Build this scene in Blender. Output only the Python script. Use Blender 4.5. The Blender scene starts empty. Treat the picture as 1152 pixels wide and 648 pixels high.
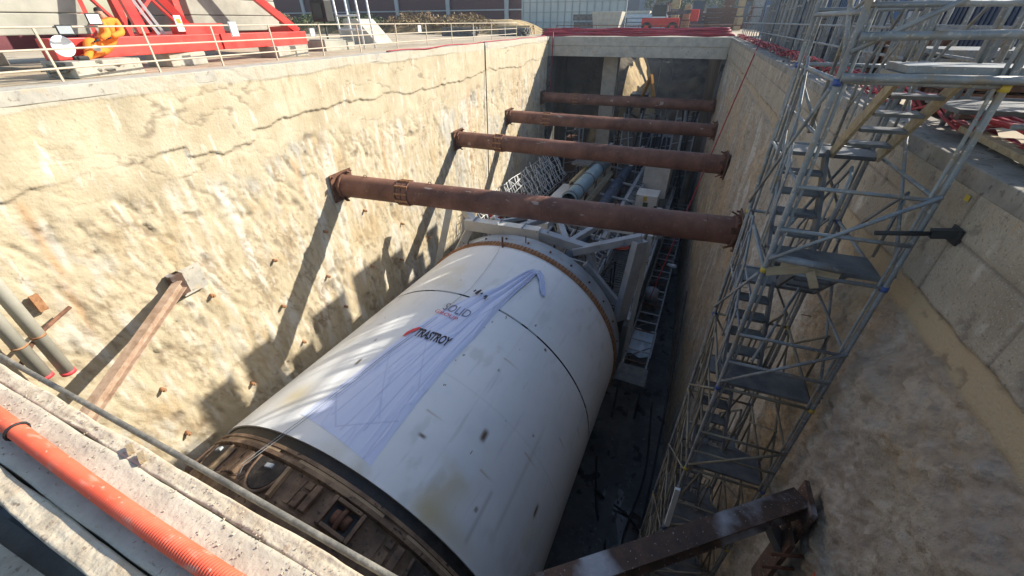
import bpy, bmesh, math, random
import numpy as np
from mathutils import Vector, Matrix
from math import radians, sin, cos, pi
random.seed(7); rng = np.random.RandomState(5)
scene = bpy.context.scene
COL = scene.collection

# ------------------------------------------------------------------ camera
YAW, PITCH, ROLL = -0.37519, 0.58131, -0.0059854
F = Vector((sin(YAW)*cos(PITCH), cos(YAW)*cos(PITCH), -sin(PITCH)))
Rr = Vector((cos(YAW), -sin(YAW), 0)); Uu = Rr.cross(F)
R2 = Rr*cos(ROLL)+Uu*sin(ROLL); U2 = -Rr*sin(ROLL)+Uu*cos(ROLL)
cd = bpy.data.cameras.new('camera'); cam = bpy.data.objects.new('camera', cd); COL.objects.link(cam)
cd.sensor_width = 36; cd.lens = 454.78/1152*36; cd.clip_start = 0.05; cd.clip_end = 3000
m = Matrix((R2, U2, -F)).transposed().to_4x4(); m.translation = (13.996, 0, 1.22)
cam.matrix_world = m; scene.camera = cam

# ------------------------------------------------------------------ light
SUNV = Vector((1, 0.85, 0.745)).normalized()
EL = math.asin(SUNV.z); AZ = math.atan2(SUNV.x, SUNV.y)
w = bpy.data.worlds.new('World'); scene.world = w; w.use_nodes = True
nt = w.node_tree; nt.nodes.clear()
sk = nt.nodes.new('ShaderNodeTexSky'); sk.sky_type = 'NISHITA'; sk.sun_disc = False
sk.sun_elevation = EL; sk.sun_rotation = AZ; sk.air_density = 1.2; sk.dust_density = 1.0; sk.ozone_density = 1.4
bg = nt.nodes.new('ShaderNodeBackground'); bg.inputs[1].default_value = 0.125
wo = nt.nodes.new('ShaderNodeOutputWorld'); nt.links.new(sk.outputs[0], bg.inputs[0]); nt.links.new(bg.outputs[0], wo.inputs[0])
sd = bpy.data.lights.new('sun', 'SUN'); sd.energy = 5.0; sd.angle = radians(0.55); sd.color = (1.0, 0.93, 0.8)
so = bpy.data.objects.new('sun', sd); COL.objects.link(so); so.rotation_euler = (-SUNV).to_track_quat('-Z', 'Y').to_euler()
scene.view_settings.view_transform = 'Standard'; scene.view_settings.look = 'None'
scene.view_settings.exposure = 0.8; scene.view_settings.gamma = 1

# ------------------------------------------------------------------ helpers
def vnoise(x, y, seed=0):
    ix = np.floor(x).astype(np.int64); iy = np.floor(y).astype(np.int64)
    fx = x-ix; fy = y-iy; fx = fx*fx*(3-2*fx); fy = fy*fy*(3-2*fy)
    def h(a, b):
        n = (a*374761393 + b*668265263 + seed*1442695041) & 0x7fffffff
        n = ((n ^ (n >> 13))*1274126177) & 0x7fffffff
        return ((n ^ (n >> 16)) & 0xffff)/65535.0
    return (h(ix, iy)*(1-fx)+h(ix+1, iy)*fx)*(1-fy)+(h(ix, iy+1)*(1-fx)+h(ix+1, iy+1)*fx)*fy
def fbm(x, y, seed=0, oct=4, gain=.5):
    s = 0; a = 1; t = 0
    for i in range(oct):
        s = s+a*vnoise(x*2**i+i*17.3, y*2**i-i*9.1, seed+i); t += a; a *= gain
    return s/t*2-1
def sstep(a, b, x):
    t = np.clip((x-a)/(b-a), 0, 1); return t*t*(3-2*t)

HAZE = .0005
ORG = {}
AXM = -math.atan(0.0596)
FR = {'W': Matrix.Identity(4), 'M': Matrix.Translation((6.497, 0, 0)) @ Matrix.Rotation(AXM, 4, 'Z')}
_D = Vector((0.059472, 0.99816618, -0.01128487)).normalized(); _X = _D.cross(Vector((0, 0, 1))).normalized(); _Z = _X.cross(_D)
FR['T'] = Matrix.Translation((6.497, 0, -13.592)) @ Matrix((_X, _D, _Z)).transposed().to_4x4()   # axis of the shield
def thing(name, label, cat, base=(0, 0, 0), frame='W', group=None):
    o = bpy.data.objects.new(name, None); COL.objects.link(o); o.empty_display_size = .3
    o.matrix_world = FR[frame] @ Matrix.Translation(base)
    o['label'] = label; o['category'] = cat
    if group: o['group'] = group
    ORG[o.name] = (Vector(base), frame); return o
def tag(o, label, cat, group=None):
    o['label'] = label; o['category'] = cat
    if group: o['group'] = group
    return o
def orth(d):
    d = d.normalized(); a = Vector((0, 0, 1)) if abs(d.z) < .95 else Vector((0, 1, 0))
    x = d.cross(a).normalized(); return x, x.cross(d).normalized()
class MB:
    def __init__(s): s.v = []; s.f = []; s.sm = []
    def add(s, vs, fs, sm=False):
        n = len(s.v); s.v += [tuple(v) for v in vs]; s.f += [tuple(i+n for i in f) for f in fs]; s.sm += [sm]*len(fs); return s
    def box(s, x0, x1, y0, y1, z0, z1):
        return s.add([(x, y, z) for z in (z0, z1) for y in (y0, y1) for x in (x0, x1)],
                     [(0, 2, 3, 1), (4, 5, 7, 6), (0, 1, 5, 4), (2, 6, 7, 3), (0, 4, 6, 2), (1, 3, 7, 5)])
    def bar(s, a, b, w, h, up=None):
        a = Vector(a); b = Vector(b); d = (b-a).normalized()
        if up is None: x, y = orth(d)
        else: x = d.cross(Vector(up)).normalized(); y = x.cross(d).normalized()
        c = [(-w/2, -h/2), (w/2, -h/2), (w/2, h/2), (-w/2, h/2)]
        vs = [p+x*i+y*j for p in (a, b) for i, j in c]
        return s.add(vs, [(3, 2, 1, 0), (4, 5, 6, 7), (0, 1, 5, 4), (1, 2, 6, 5), (2, 3, 7, 6), (3, 0, 4, 7)])
    def ibeam(s, a, b, w, h, t=.03, up=(0, 0, 1)):
        a = Vector(a); b = Vector(b); d = (b-a).normalized(); x = d.cross(Vector(up)).normalized(); y = x.cross(d).normalized()
        s.bar(a+y*(h/2-t/2), b+y*(h/2-t/2), w, t, up); s.bar(a-y*(h/2-t/2), b-y*(h/2-t/2), w, t, up)
        return s.bar(a, b, t*.8, h-2*t, up)
    def tube(s, pts, r, n=8, caps=True):
        pts = [Vector(p) for p in pts]; k = len(pts); rr = r if isinstance(r, (list, tuple)) else [r]*k
        vs = []; px = None
        for i, p in enumerate(pts):
            d = (pts[min(i+1, k-1)]-pts[max(i-1, 0)])
            if d.length < 1e-9: d = Vector((0, 0, 1))
            d.normalize()
            if px is None: x, _ = orth(d)
            else: x = (px-d*px.dot(d)); x = x.normalized() if x.length > 1e-6 else orth(d)[0]
            y = d.cross(x); px = x
            vs += [p+(x*cos(2*pi*j/n)+y*sin(2*pi*j/n))*rr[i] for j in range(n)]
        fs = [(i*n+j, i*n+(j+1) % n, (i+1)*n+(j+1) % n, (i+1)*n+j) for i in range(k-1) for j in range(n)]
        s.add(vs, fs, n > 5)
        if caps:
            m_ = len(s.v)-k*n; s.f += [tuple(m_+j for j in range(n))[::-1], tuple(m_+(k-1)*n+j for j in range(n))]; s.sm += [False, False]
        return s
    def lathe(s, prof, n=32, axis='y', c=(0, 0, 0), a0=0, a1=2*pi, smooth=True):
        # prof: list of (radius, along)
        full = abs(a1-a0-2*pi) < 1e-6; nn = n if full else n+1; vs = []
        for r, t in prof:
            for j in range(nn):
                a = a0+(a1-a0)*j/n
                if axis == 'y': v = (c[0]+r*sin(a), c[1]+t, c[2]+r*cos(a))
                elif axis == 'x': v = (c[0]+t, c[1]+r*sin(a), c[2]+r*cos(a))
                else: v = (c[0]+r*cos(a), c[1]+r*sin(a), c[2]+t)
                vs.append(v)
        fs = [(i*nn+j, i*nn+(j+1) % nn, (i+1)*nn+(j+1) % nn, (i+1)*nn+j) for i in range(len(prof)-1) for j in range(n)]
        return s.add(vs, fs, smooth)
    def sheet(s, P, n, m_, thick=None, sm=True):
        vs = [P(i/n, j/m_) for j in range(m_+1) for i in range(n+1)]
        fs = [(j*(n+1)+i, j*(n+1)+i+1, (j+1)*(n+1)+i+1, (j+1)*(n+1)+i) for j in range(m_) for i in range(n)]
        return s.add(vs, fs, sm)
    def build(s, name, mat, parent=None, frame='W', base=None):
        me = bpy.data.meshes.new(name)
        if parent is not None: off, frame = ORG[parent.name]
        else: off = Vector(base) if base is not None else Vector((0, 0, 0))
        vs = np.array(s.v, dtype=float)-np.array(off)
        me.from_pydata(vs.tolist(), [], s.f); me.polygons.foreach_set('use_smooth', s.sm); me.update()
        me.materials.append(mat); o = bpy.data.objects.new(name, me); COL.objects.link(o)
        if parent is not None: o.parent = parent
        else: o.matrix_world = FR[frame] @ Matrix.Translation(off)
        ORG[o.name] = (Vector(off), frame); return o
def fix_normals(o):
    bm = bmesh.new(); bm.from_mesh(o.data); bmesh.ops.recalc_face_normals(bm, faces=bm.faces); bm.to_mesh(o.data); bm.free()
def bevel(o, wd=.01, seg=2):
    md = o.modifiers.new('bevel', 'BEVEL'); md.width = wd; md.segments = seg; md.limit_method = 'ANGLE'; return o
def struct(o): o['kind'] = 'structure'; return o
def copy_tree(o, loc=None, label=None, parent=None):
    c = o.copy(); COL.objects.link(c)
    if parent is not None: c.parent = parent
    for ch in list(o.children): copy_tree(ch, parent=c)
    if loc is not None: c.location = loc
    if label: c['label'] = label
    return c
def sag(a, b, d, n=12):
    a = Vector(a); b = Vector(b)
    return [a.lerp(b, t/n)+Vector((0, 0, -d*4*(t/n)*(1-t/n))) for t in range(n+1)]

# ------------------------------------------------------------------ materials
def N(nt, t, **k):
    n = nt.nodes.new(t)
    for a, b in k.items(): setattr(n, a, b)
    return n
def mottle(name, cols, scale=2.0, rough=.8, bump=.3, metal=0.0, stretch=(1, 1, 1), bscale=None, spots=None, coords='Object', detail=8, spec=.4, attrs=None, streak=None, bdist=.02, rvar=.15):
    m = bpy.data.materials.new(name); m.use_nodes = True; nt = m.node_tree; nt.nodes.clear(); L = nt.links.new
    out = N(nt, 'ShaderNodeOutputMaterial'); b = N(nt, 'ShaderNodeBsdfPrincipled'); L(b.outputs[0], out.inputs[0])
    b.inputs['Metallic'].default_value = metal; b.inputs['Specular IOR Level'].default_value = spec
    tc = N(nt, 'ShaderNodeTexCoord'); mp = N(nt, 'ShaderNodeMapping'); L(tc.outputs[coords], mp.inputs[0]); mp.inputs['Scale'].default_value = stretch
    no = N(nt, 'ShaderNodeTexNoise'); no.inputs['Scale'].default_value = scale; no.inputs['Detail'].default_value = detail; no.inputs['Roughness'].default_value = .62
    L(mp.outputs[0], no.inputs[0])
    cr = N(nt, 'ShaderNodeValToRGB'); L(no.outputs[0], cr.inputs[0]); e = cr.color_ramp.elements; k = len(cols)
    lo, hi = .34, .66
    e[0].position = lo; e[0].color = (*cols[0], 1); e[1].position = hi; e[1].color = (*cols[-1], 1)
    for i in range(1, k-1):
        q = e.new(lo+(hi-lo)*i/(k-1)); q.color = (*cols[i], 1)
    colr = cr.outputs[0]
    def mixc(fac, c1, c2, mode='MIX'):
        mx = N(nt, 'ShaderNodeMix', data_type='RGBA', blend_type=mode)
        if isinstance(fac, float): mx.inputs[0].default_value = fac
        else: L(fac, mx.inputs[0])
        if isinstance(c1, tuple): mx.inputs[6].default_value = (*c1, 1)
        else: L(c1, mx.inputs[6])
        if isinstance(c2, tuple): mx.inputs[7].default_value = (*c2, 1)
        else: L(c2, mx.inputs[7])
        return mx.outputs[2]
    def noise(sc, det=4, st=None, w=0):
        src = mp
        if st is not None:
            src = N(nt, 'ShaderNodeMapping'); L(tc.outputs[coords], src.inputs[0]); src.inputs['Scale'].default_value = st; src.inputs['Location'].default_value = (w, w*1.7, w*.3)
        x = N(nt, 'ShaderNodeTexNoise'); x.inputs['Scale'].default_value = sc; x.inputs['Detail'].default_value = det; L(src.outputs[0], x.inputs[0]); return x.outputs[0]
    def ramp(s_, a, c):
        r_ = N(nt, 'ShaderNodeMapRange'); L(s_, r_.inputs[0]); r_.inputs[1].default_value = a; r_.inputs[2].default_value = c; return r_.outputs[0]
    # list of extra layers (noise scale, lo, hi, colour, stretch, strength)
    for i, (sc, a, c, cc, st) in enumerate(spots or []):
        colr = mixc(ramp(noise(sc, 6, st or stretch, 3.1*i+2), a, c), colr, cc)
    for nm, cc in (attrs or {}).items():
        at = N(nt, 'ShaderNodeAttribute', attribute_name=nm)
        colr = mixc(at.outputs['Fac'], colr, cc)
    L(colr, b.inputs['Base Color'])
    rr = N(nt, 'ShaderNodeMapRange'); L(no.outputs[0], rr.inputs[0]); rr.inputs[1].default_value = .3; rr.inputs[2].default_value = .7
    rr.inputs[3].default_value = max(.03, rough-rvar); rr.inputs[4].default_value = min(1, rough+rvar); L(rr.outputs[0], b.inputs['Roughness'])
    if bump:
        n2 = noise(bscale or scale*6, 8, stretch, 5); bp = N(nt, 'ShaderNodeBump'); bp.inputs['Strength'].default_value = bump; bp.inputs['Distance'].default_value = bdist
        L(n2, bp.inputs['Height']); L(bp.outputs[0], b.inputs['Normal'])
    return m
M = {}
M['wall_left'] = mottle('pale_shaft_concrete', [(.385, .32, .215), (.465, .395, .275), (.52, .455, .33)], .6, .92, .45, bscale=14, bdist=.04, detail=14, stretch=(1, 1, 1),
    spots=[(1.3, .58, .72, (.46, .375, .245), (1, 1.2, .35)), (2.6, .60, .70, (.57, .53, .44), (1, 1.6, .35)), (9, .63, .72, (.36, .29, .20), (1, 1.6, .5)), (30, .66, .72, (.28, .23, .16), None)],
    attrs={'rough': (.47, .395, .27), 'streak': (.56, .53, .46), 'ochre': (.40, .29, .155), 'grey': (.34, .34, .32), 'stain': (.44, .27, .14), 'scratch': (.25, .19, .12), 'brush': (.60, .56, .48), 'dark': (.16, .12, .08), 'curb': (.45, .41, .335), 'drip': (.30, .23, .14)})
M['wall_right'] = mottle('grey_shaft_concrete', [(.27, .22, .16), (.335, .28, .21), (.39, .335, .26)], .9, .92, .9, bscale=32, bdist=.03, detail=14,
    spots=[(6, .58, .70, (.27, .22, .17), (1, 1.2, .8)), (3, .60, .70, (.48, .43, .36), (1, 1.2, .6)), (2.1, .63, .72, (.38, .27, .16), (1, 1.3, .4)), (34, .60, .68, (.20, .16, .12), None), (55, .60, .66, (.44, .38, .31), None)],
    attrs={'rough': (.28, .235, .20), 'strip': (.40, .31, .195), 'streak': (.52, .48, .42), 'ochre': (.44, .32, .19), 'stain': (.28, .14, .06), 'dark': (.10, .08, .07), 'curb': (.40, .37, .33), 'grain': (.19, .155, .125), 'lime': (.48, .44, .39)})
M['concrete'] = mottle('weathered_concrete', [(.33, .31, .27), (.42, .39, .33), (.48, .45, .38)], 1.5, .9, .5, spots=[(9, .6, .7, (.25, .22, .18), None), (2.2, .58, .72, (.42, .35, .25), None)])
M['conc_dark'] = mottle('dark_concrete_damp_and_shade', [(.055, .056, .058), (.095, .097, .10), (.15, .152, .155)], .5, .6, .25, spots=[(5, .6, .66, (.15, .16, .17), None), (1.1, .6, .64, (.02, .022, .026), None)])  # damp floor tone, also used to paint shade on the far columns
M['beamconc'] = mottle('broken_edge_concrete', [(.40, .33, .24), (.49, .42, .315), (.55, .48, .37)], 9, .95, .9, bscale=34, bdist=.008, spots=[(26, .62, .68, (.26, .20, .15), None), (60, .62, .68, (.33, .26, .19), None), (5, .60, .75, (.44, .34, .23), None)])
M['puddle'] = mottle('wet_mud', [(.02, .02, .02), (.035, .033, .03)], 2, .12, 0)
M['coping_dark'] = mottle('shade_toned_coping', [(.15, .135, .115), (.23, .21, .18), (.31, .28, .24)], 2, .92, .6, spots=[(12, .58, .66, (.12, .10, .08), None)])  # coping concrete darkened so that its colour carries the shade
M['trench'] = mottle('trench_concrete', [(.22, .21, .195), (.28, .27, .25), (.34, .33, .30)], 5, .95, .8)  # concrete grey of the trench floor
M['beamgrey'] = mottle('grey_trowelled_concrete', [(.38, .335, .27), (.44, .39, .31), (.49, .44, .36)], 6, .92, .8, bscale=40, bdist=.006, spots=[(45, .67, .70, (.25, .20, .16), None), (3, .62, .75, (.35, .30, .25), None)])
M['ground'] = mottle('dusty_ground', [(.34, .265, .175), (.44, .355, .245), (.50, .415, .30)], .25, .95, .6, bscale=4, spots=[(1.2, .58, .68, (.25, .21, .16), None), (3, .6, .7, (.5, .46, .38), None)])
M['soil'] = mottle('yellow_soil', [(.20, .14, .07), (.34, .25, .13), (.44, .34, .19)], .8, .95, 1.0, bscale=4, bdist=.1)
M['soil_mid'] = mottle('shade_darkened_soil', [(.05, .04, .03), (.10, .08, .055), (.16, .13, .085)], .35, .95, 1.0, bscale=4, bdist=.1)  # soil darkened in colour to paint the far excavation's shade
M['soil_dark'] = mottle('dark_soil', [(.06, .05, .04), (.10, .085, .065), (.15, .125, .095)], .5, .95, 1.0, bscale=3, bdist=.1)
M['rust'] = mottle('rusty_pipe_steel', [(.10, .044, .03), (.165, .075, .05), (.235, .115, .08)], 1.0, .68, .3, spots=[(.35, .50, .68, (.21, .105, .075), None), (9, .64, .72, (.27, .16, .11), None), (2.6, .665, .70, (.36, .29, .25), (.5, 2, .5)), (18, .68, .72, (.06, .03, .02), None)], rvar=.12, spec=.35)
M['rust_dark'] = mottle('dark_rusty_steel', [(.07, .035, .022), (.13, .06, .035), (.21, .10, .06)], 5, .8, .4)
M['rust_orange'] = mottle('bright_rusty_steel', [(.22, .10, .045), (.34, .17, .08), (.42, .24, .13)], 6, .85, .4)
M['rust_pale'] = mottle('dusty_rusty_steel', [(.24, .155, .10), (.34, .235, .165), (.42, .31, .23)], 4, .85, .4)
M['raker'] = mottle('rusty_beam_with_lime', [(.045, .028, .021), (.085, .05, .036), (.15, .085, .06)], 3, .85, .6, spots=[(1.1, .56, .68, (.34, .34, .36), None), (34, .66, .70, (.42, .40, .38), None)], detail=10)
M['galv'] = mottle('galvanised_tube', [(.14, .15, .16), (.22, .235, .245), (.30, .31, .315)], 3, .6, .15, metal=.35, spots=[(6, .55, .68, (.24, .20, .15), None), (25, .60, .66, (.36, .34, .30), None)])
M['galv_dirty'] = mottle('muddy_galvanised_tube', [(.13, .115, .09), (.20, .175, .13), (.27, .235, .175)], 3, .6, .1, metal=.3)
M['galv_warm'] = mottle('pale_warm_railing_paint', [(.42, .36, .28), (.52, .45, .36)], 4, .6, .05)  # pale warm tone of the left railing
M['deck'] = mottle('dark_steel_decking', [(.06, .06, .062), (.11, .11, .11), (.17, .16, .15)], 3, .6, .3)
M['wood'] = mottle('scaffold_timber', [(.26, .19, .11), (.36, .27, .16), (.44, .35, .22)], 2, .8, .4, stretch=(1, 6, 6))
M['plywood'] = mottle('grey_weathered_plywood', [(.26, .23, .18), (.36, .32, .26)], 3, .85, .3)
M['white'] = mottle('white_shield_paint', [(.72, .745, .765), (.78, .80, .81), (.82, .83, .83)], .35, .42, .06, bscale=1.2,
    spots=[(.55, .62, .80, (.62, .57, .42), (1, .6, 1)), (3.0, .72, .735, (.22, .17, .12), (1, .55, 1)), (1.1, .68, .80, (.60, .60, .57), (2, .35, 2)), (1.6, .62, .76, (.66, .68, .70), (3, .25, 3))],
    attrs={'yellow': (.56, .46, .24), 'gouge': (.13, .08, .045), 'scuff': (.42, .41, .36), 'rustrun': (.40, .27, .15), 'weld': (.50, .52, .54)}, rvar=.1)
M['blackband'] = mottle('black_greased_ring', [(.008, .008, .009), (.02, .019, .019), (.04, .035, .03)], 3, .55, .4)
M['mud_steel'] = mottle('muddy_cutter_steel', [(.10, .06, .04), (.19, .12, .075), (.31, .21, .13)], 1.6, .82, .8, bscale=9, bdist=.03, spots=[(7, .6, .66, (.06, .04, .03), None)])
M['mud_dark'] = mottle('dark_muddy_steel', [(.02, .017, .015), (.045, .036, .03), (.09, .07, .055)], 3, .9, .8, bscale=12)
M['tan_steel'] = mottle('tan_muddy_ring', [(.26, .17, .10), (.38, .27, .16), (.46, .34, .22)], 1.4, .85, .6, bscale=9)
M['greysteel'] = mottle('grey_painted_steel', [(.23, .255, .29), (.31, .34, .375), (.38, .41, .44)], .9, .5, .05, spots=[(4, .64, .7, (.28, .24, .2), None)])
M['cream_steel'] = mottle('pale_painted_steel', [(.48, .47, .43), (.58, .57, .53), (.66, .65, .60)], .9, .55, .05, spots=[(4, .66, .72, (.36, .28, .2), None)])
M['duct'] = mottle('blue_grey_duct_paint', [(.17, .26, .31), (.24, .34, .39), (.29, .39, .44)], 1.2, .45, .05, spots=[(5, .66, .7, (.2, .22, .22), None)])
M['bluetube'] = mottle('dark_blue_tube_paint', [(.03, .045, .075), (.05, .075, .12), (.09, .12, .17)], 1.5, .5, .05)
M['black'] = mottle('black_rubber', [(.012, .012, .013), (.03, .03, .03)], 4, .6, .1)
M['hose'] = mottle('dusty_black_hose', [(.09, .085, .075), (.15, .14, .12), (.26, .24, .20)], 8, .75, .3)
M['orange'] = mottle('orange_corrugated_plastic', [(.66, .095, .045), (.76, .12, .06), (.72, .17, .10)], 3, .6, 0, rvar=.15, spots=[(9, .58, .72, (.62, .24, .17), (1, 3, 3)), (40, .66, .7, (.5, .28, .2), None)])
M['red'] = mottle('red_crane_paint', [(.52, .035, .03), (.66, .06, .045)], 1, .45, .03, spots=[(4, .66, .7, (.35, .08, .06), None)])
M['maroon'] = mottle('red_paint_shade_tone', [(.12, .03, .04), (.17, .04, .05)], 1, .5, .03)  # crane red repeated darker, with shade put into the colour
M['ballast'] = mottle('ballast_concrete', [(.26, .25, .21), (.34, .33, .28), (.40, .385, .33)], .9, .9, .3)
M['redmesh'] = mottle('red_plastic_net', [(.24, .015, .025), (.40, .03, .04)], 5, .55, .1)
M['redmesh_dark'] = mottle('shade_toned_red_hose', [(.22, .015, .03), (.34, .03, .05)], 2, .5, .1)  # red lowered to maroon, painting shade onto the far hoses
M['cladding'] = mottle('maroon_sheet_cladding', [(.085, .045, .05), (.12, .06, .065)], .2, .6, 0)
M['meshwall'] = mottle('pale_sheet_hoarding', [(.42, .46, .45), (.54, .57, .55)], .3, .7, 0)
M['post'] = mottle('pale_blue_grey_posts', [(.30, .33, .36), (.38, .41, .43)], 1, .6, 0)
M['brush'] = mottle('dry_brush', [(.16, .10, .05), (.22, .15, .08), (.13, .12, .05)], 1, .9, 0)
M['leaf'] = mottle('dusty_leaves', [(.05, .07, .025), (.08, .10, .04)], 1, .8, 0)
M['bluepaint'] = mottle('blue_container_paint', [(.03, .07, .16), (.05, .11, .22)], .7, .55, .1)
M['navy'] = mottle('navy_container_paint', [(.018, .03, .07), (.03, .05, .10)], .7, .5, .1)
M['brightblue'] = mottle('bright_blue_sheet', [(.03, .16, .50), (.05, .22, .60)], 3, .5, .3)
M['haz_bldg'] = mottle('far_wall_haze_tint', [(.14, .17, .21), (.19, .22, .26)], .05, .8, 0)  # blue of the distant haze mixed into the wall colour
M['haz_bldg2'] = mottle('far_dark_wall_haze_tint', [(.05, .065, .09), (.08, .095, .12)], .05, .8, 0)  # darker far wall with the same haze blue in its colour
M['glass'] = mottle('window_glass', [(.02, .03, .04), (.04, .05, .06)], 1, .15, 0)
M['plastic_white'] = mottle('white_sheet_metal', [(.62, .64, .65), (.72, .73, .73)], 1.5, .5, .03, spots=[(5, .66, .7, (.4, .36, .3), None)])
M['greypipe'] = mottle('grey_plastic_pipe', [(.36, .35, .29), (.44, .42, .36)], 2, .5, .05)
M['suit'] = mottle('orange_work_suit', [(.85, .20, .02), (.92, .27, .03)], 9, .8, .5)
M['reflective'] = mottle('grey_reflective_strip', [(.5, .5, .45), (.6, .6, .55)], 3, .5, 0)
M['skin'] = mottle('skin', [(.42, .25, .17), (.46, .28, .19)], 3, .6, 0)
M['hair'] = mottle('dark_hair', [(.015, .012, .01), (.03, .022, .018)], 20, .7, .4)
M['whiteplas'] = mottle('white_plastic', [(.72, .73, .76), (.78, .79, .82)], 2, .4, 0)
M['tan_plastic'] = mottle('tan_cable_chain', [(.36, .30, .20), (.46, .39, .27)], 3, .6, .1)
M['yellow'] = mottle('yellow_paint', [(.40, .28, .03), (.5, .36, .05)], 3, .5, 0)
M['bluecol'] = mottle('blue_coupler_paint', [(.03, .06, .20), (.05, .09, .27)], 3, .5, 0)
M['ink'] = mottle('black_print', [(.02, .018, .03), (.03, .028, .045)], 3, .6, 0)
M['redink'] = mottle('red_print', [(.62, .05, .06), (.7, .08, .09)], 3, .6, 0)
M['greyink'] = mottle('faded_grey_print', [(.16, .15, .22), (.22, .20, .28)], 3, .6, 0)
M['skyblue'] = mottle('light_blue_tarpaulin', [(.38, .48, .58), (.5, .58, .66)], 3, .5, .3)
M['excav'] = mottle('orange_yellow_machine_paint', [(.60, .28, .04), (.7, .35, .06)], 2, .5, 0)
# thin lavender fabric: lets some light through
m = M['fabric'] = mottle('lavender_fabric', [(.62, .68, .89), (.68, .74, .92)], .9, .8, .4, bscale=7, bdist=.02, stretch=(2, .5, 1), attrs={'fold': (.42, .47, .74), 'line': (.16, .18, .42)})

def attr_grid(name, X, Y, Z, mat, attrs, parent=None):
    n, k = X.shape; vs = np.stack([X, Y, Z], -1).reshape(-1, 3)
    idx = np.arange(n*k).reshape(n, k); a = idx[:-1, :-1].ravel(); b = idx[1:, :-1].ravel(); c = idx[1:, 1:].ravel(); d = idx[:-1, 1:].ravel()
    fs = np.stack([a, b, c, d], -1); me = bpy.data.meshes.new(name)
    me.vertices.add(len(vs)); me.vertices.foreach_set('co', vs.ravel()); me.loops.add(fs.size); me.loops.foreach_set('vertex_index', fs.ravel())
    me.polygons.add(len(fs)); me.polygons.foreach_set('loop_start', np.arange(0, fs.size, 4)); me.polygons.foreach_set('loop_total', np.full(len(fs), 4))
    me.update(calc_edges=True); me.polygons.foreach_set('use_smooth', [True]*len(fs))
    for nm, v in attrs.items():
        at = me.attributes.new(nm, 'FLOAT', 'POINT'); at.data.foreach_set('value', np.clip(v, 0, 1).astype(np.float32).ravel())
    me.materials.append(mat); me.validate(); o = bpy.data.objects.new(name, me); COL.objects.link(o)
    if parent is not None: o.parent = parent; ORG[o.name] = ORG[parent.name]
    return o

W = 16.8; FL = -19.9; YE = 46.0
# ------------------------------------------------------------------ ground, floor
def rect_sheet(name, rects, z, mat):
    b = MB()
    for x0, x1, y0, y1 in rects: b.add([(x0, y0, z), (x1, y0, z), (x1, y1, z), (x0, y1, z)], [(0, 1, 2, 3)])
    return struct(b.build(name, mat))
rect_sheet('ground', [(-1500, -.9, -1500, 2500), (17.5, 1500, -1500, 2500), (-.9, 17.5, 100, 2500), (-.9, 17.5, -1500, -.9)], -.1, M['ground'])
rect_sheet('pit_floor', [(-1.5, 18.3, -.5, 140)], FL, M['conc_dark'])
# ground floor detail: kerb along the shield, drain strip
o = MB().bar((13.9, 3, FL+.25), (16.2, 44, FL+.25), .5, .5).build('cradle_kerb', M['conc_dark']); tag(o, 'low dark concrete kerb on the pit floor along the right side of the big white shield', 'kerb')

# ------------------------------------------------------------------ left wall
def nonuni(a, b, d0, d1):
    out = [a]; s = 1 if b > a else -1
    L_ = abs(b-a); x = 0
    while x < L_:
        x += d0+(d1-d0)*(x/L_); out.append(a+s*min(x, L_))
    return np.array(out)
yy = nonuni(-.2, YE, .05, .16); zz = np.concatenate([nonuni(0, -4.2, .04, .045), nonuni(-4.3, FL-.1, .07, .16)])
Yg, Zg = np.meshgrid(yy, zz, indexing='ij')
crack = -1.85+.45*fbm(yy*.22, yy*0+1.3, 3, 6, .62)+.14*fbm(yy*1.6, yy*0, 8, 5, .65)+.05*fbm(yy*8, yy*0, 9, 3)
crack[(yy > 8.2) & (yy < 10.6)] -= .33
crack = crack[:, None]
curbl = (-.40+.14*fbm(yy*.3, yy*0+5, 13, 6, .6)+.04*fbm(yy*3, yy*0, 4, 4))[:, None]
rg = (-3.0+.8*fbm(yy*.13, yy*0+7, 23, 6, .6)+.25*fbm(yy*1.3, yy*0, 26, 5))[:, None]
rough = sstep(.35, -.25, Zg-rg+.5*fbm(Yg*1.4, Zg*1.4, 27, 4))
mid = sstep(.06, -.06, Zg-crack)
off = .03*sstep(-.015, .015, Zg-curbl)*sstep(-.4, .2, fbm(Yg*.4, Zg*0, 67, 3))+.07*sstep(-.03, .03, Zg-crack)*sstep(-.45, .25, fbm(Yg*.45, Zg*0, 6, 3)+.1)
grv = fbm(Yg*2.2+.25*Zg, Zg*.45, 31, 4); lump = fbm(Yg*.7, Zg*.55, 41, 5); fine = fbm(Yg*5, Zg*3.2, 51, 3)
lines = np.exp(-((np.abs(fbm(Yg*1.1+.4*Zg, Zg*.4, 61, 3)))/.045)**2)
off += mid*(.03*lump+.012*fine)*(1-rough)
rdg = 1-np.abs(fbm(Yg*3.2+.3*Zg, Zg*1.1, 33, 4)); fine2 = fbm(Yg*11, Zg*7, 34, 3)
drag = fbm(Yg*5+.5*Zg, Zg*.9, 36, 5, .65)
drag2 = fbm(Yg*13+1.5*Zg, Zg*2.2, 43, 4, .7); pl_ = np.round(fbm(Yg*.9, Zg*.6, 44, 3)*5)/5
off += rough*(-.05+.018*lump+.022*grv+.010*fine+.02*rdg+.018*fine2+.030*drag+.022*drag2+.04*pl_-.04*lines)
pits = sstep(.34, .55, fbm(Yg*1.9, Zg*1.5, 71, 4)); off -= rough*pits*.06
ck2 = np.exp(-(fbm(Yg*.35, Zg*.5, 77, 5)/.012)**2)*(1-rough)
off -= .02*ck2
vl = np.zeros_like(Yg)
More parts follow.
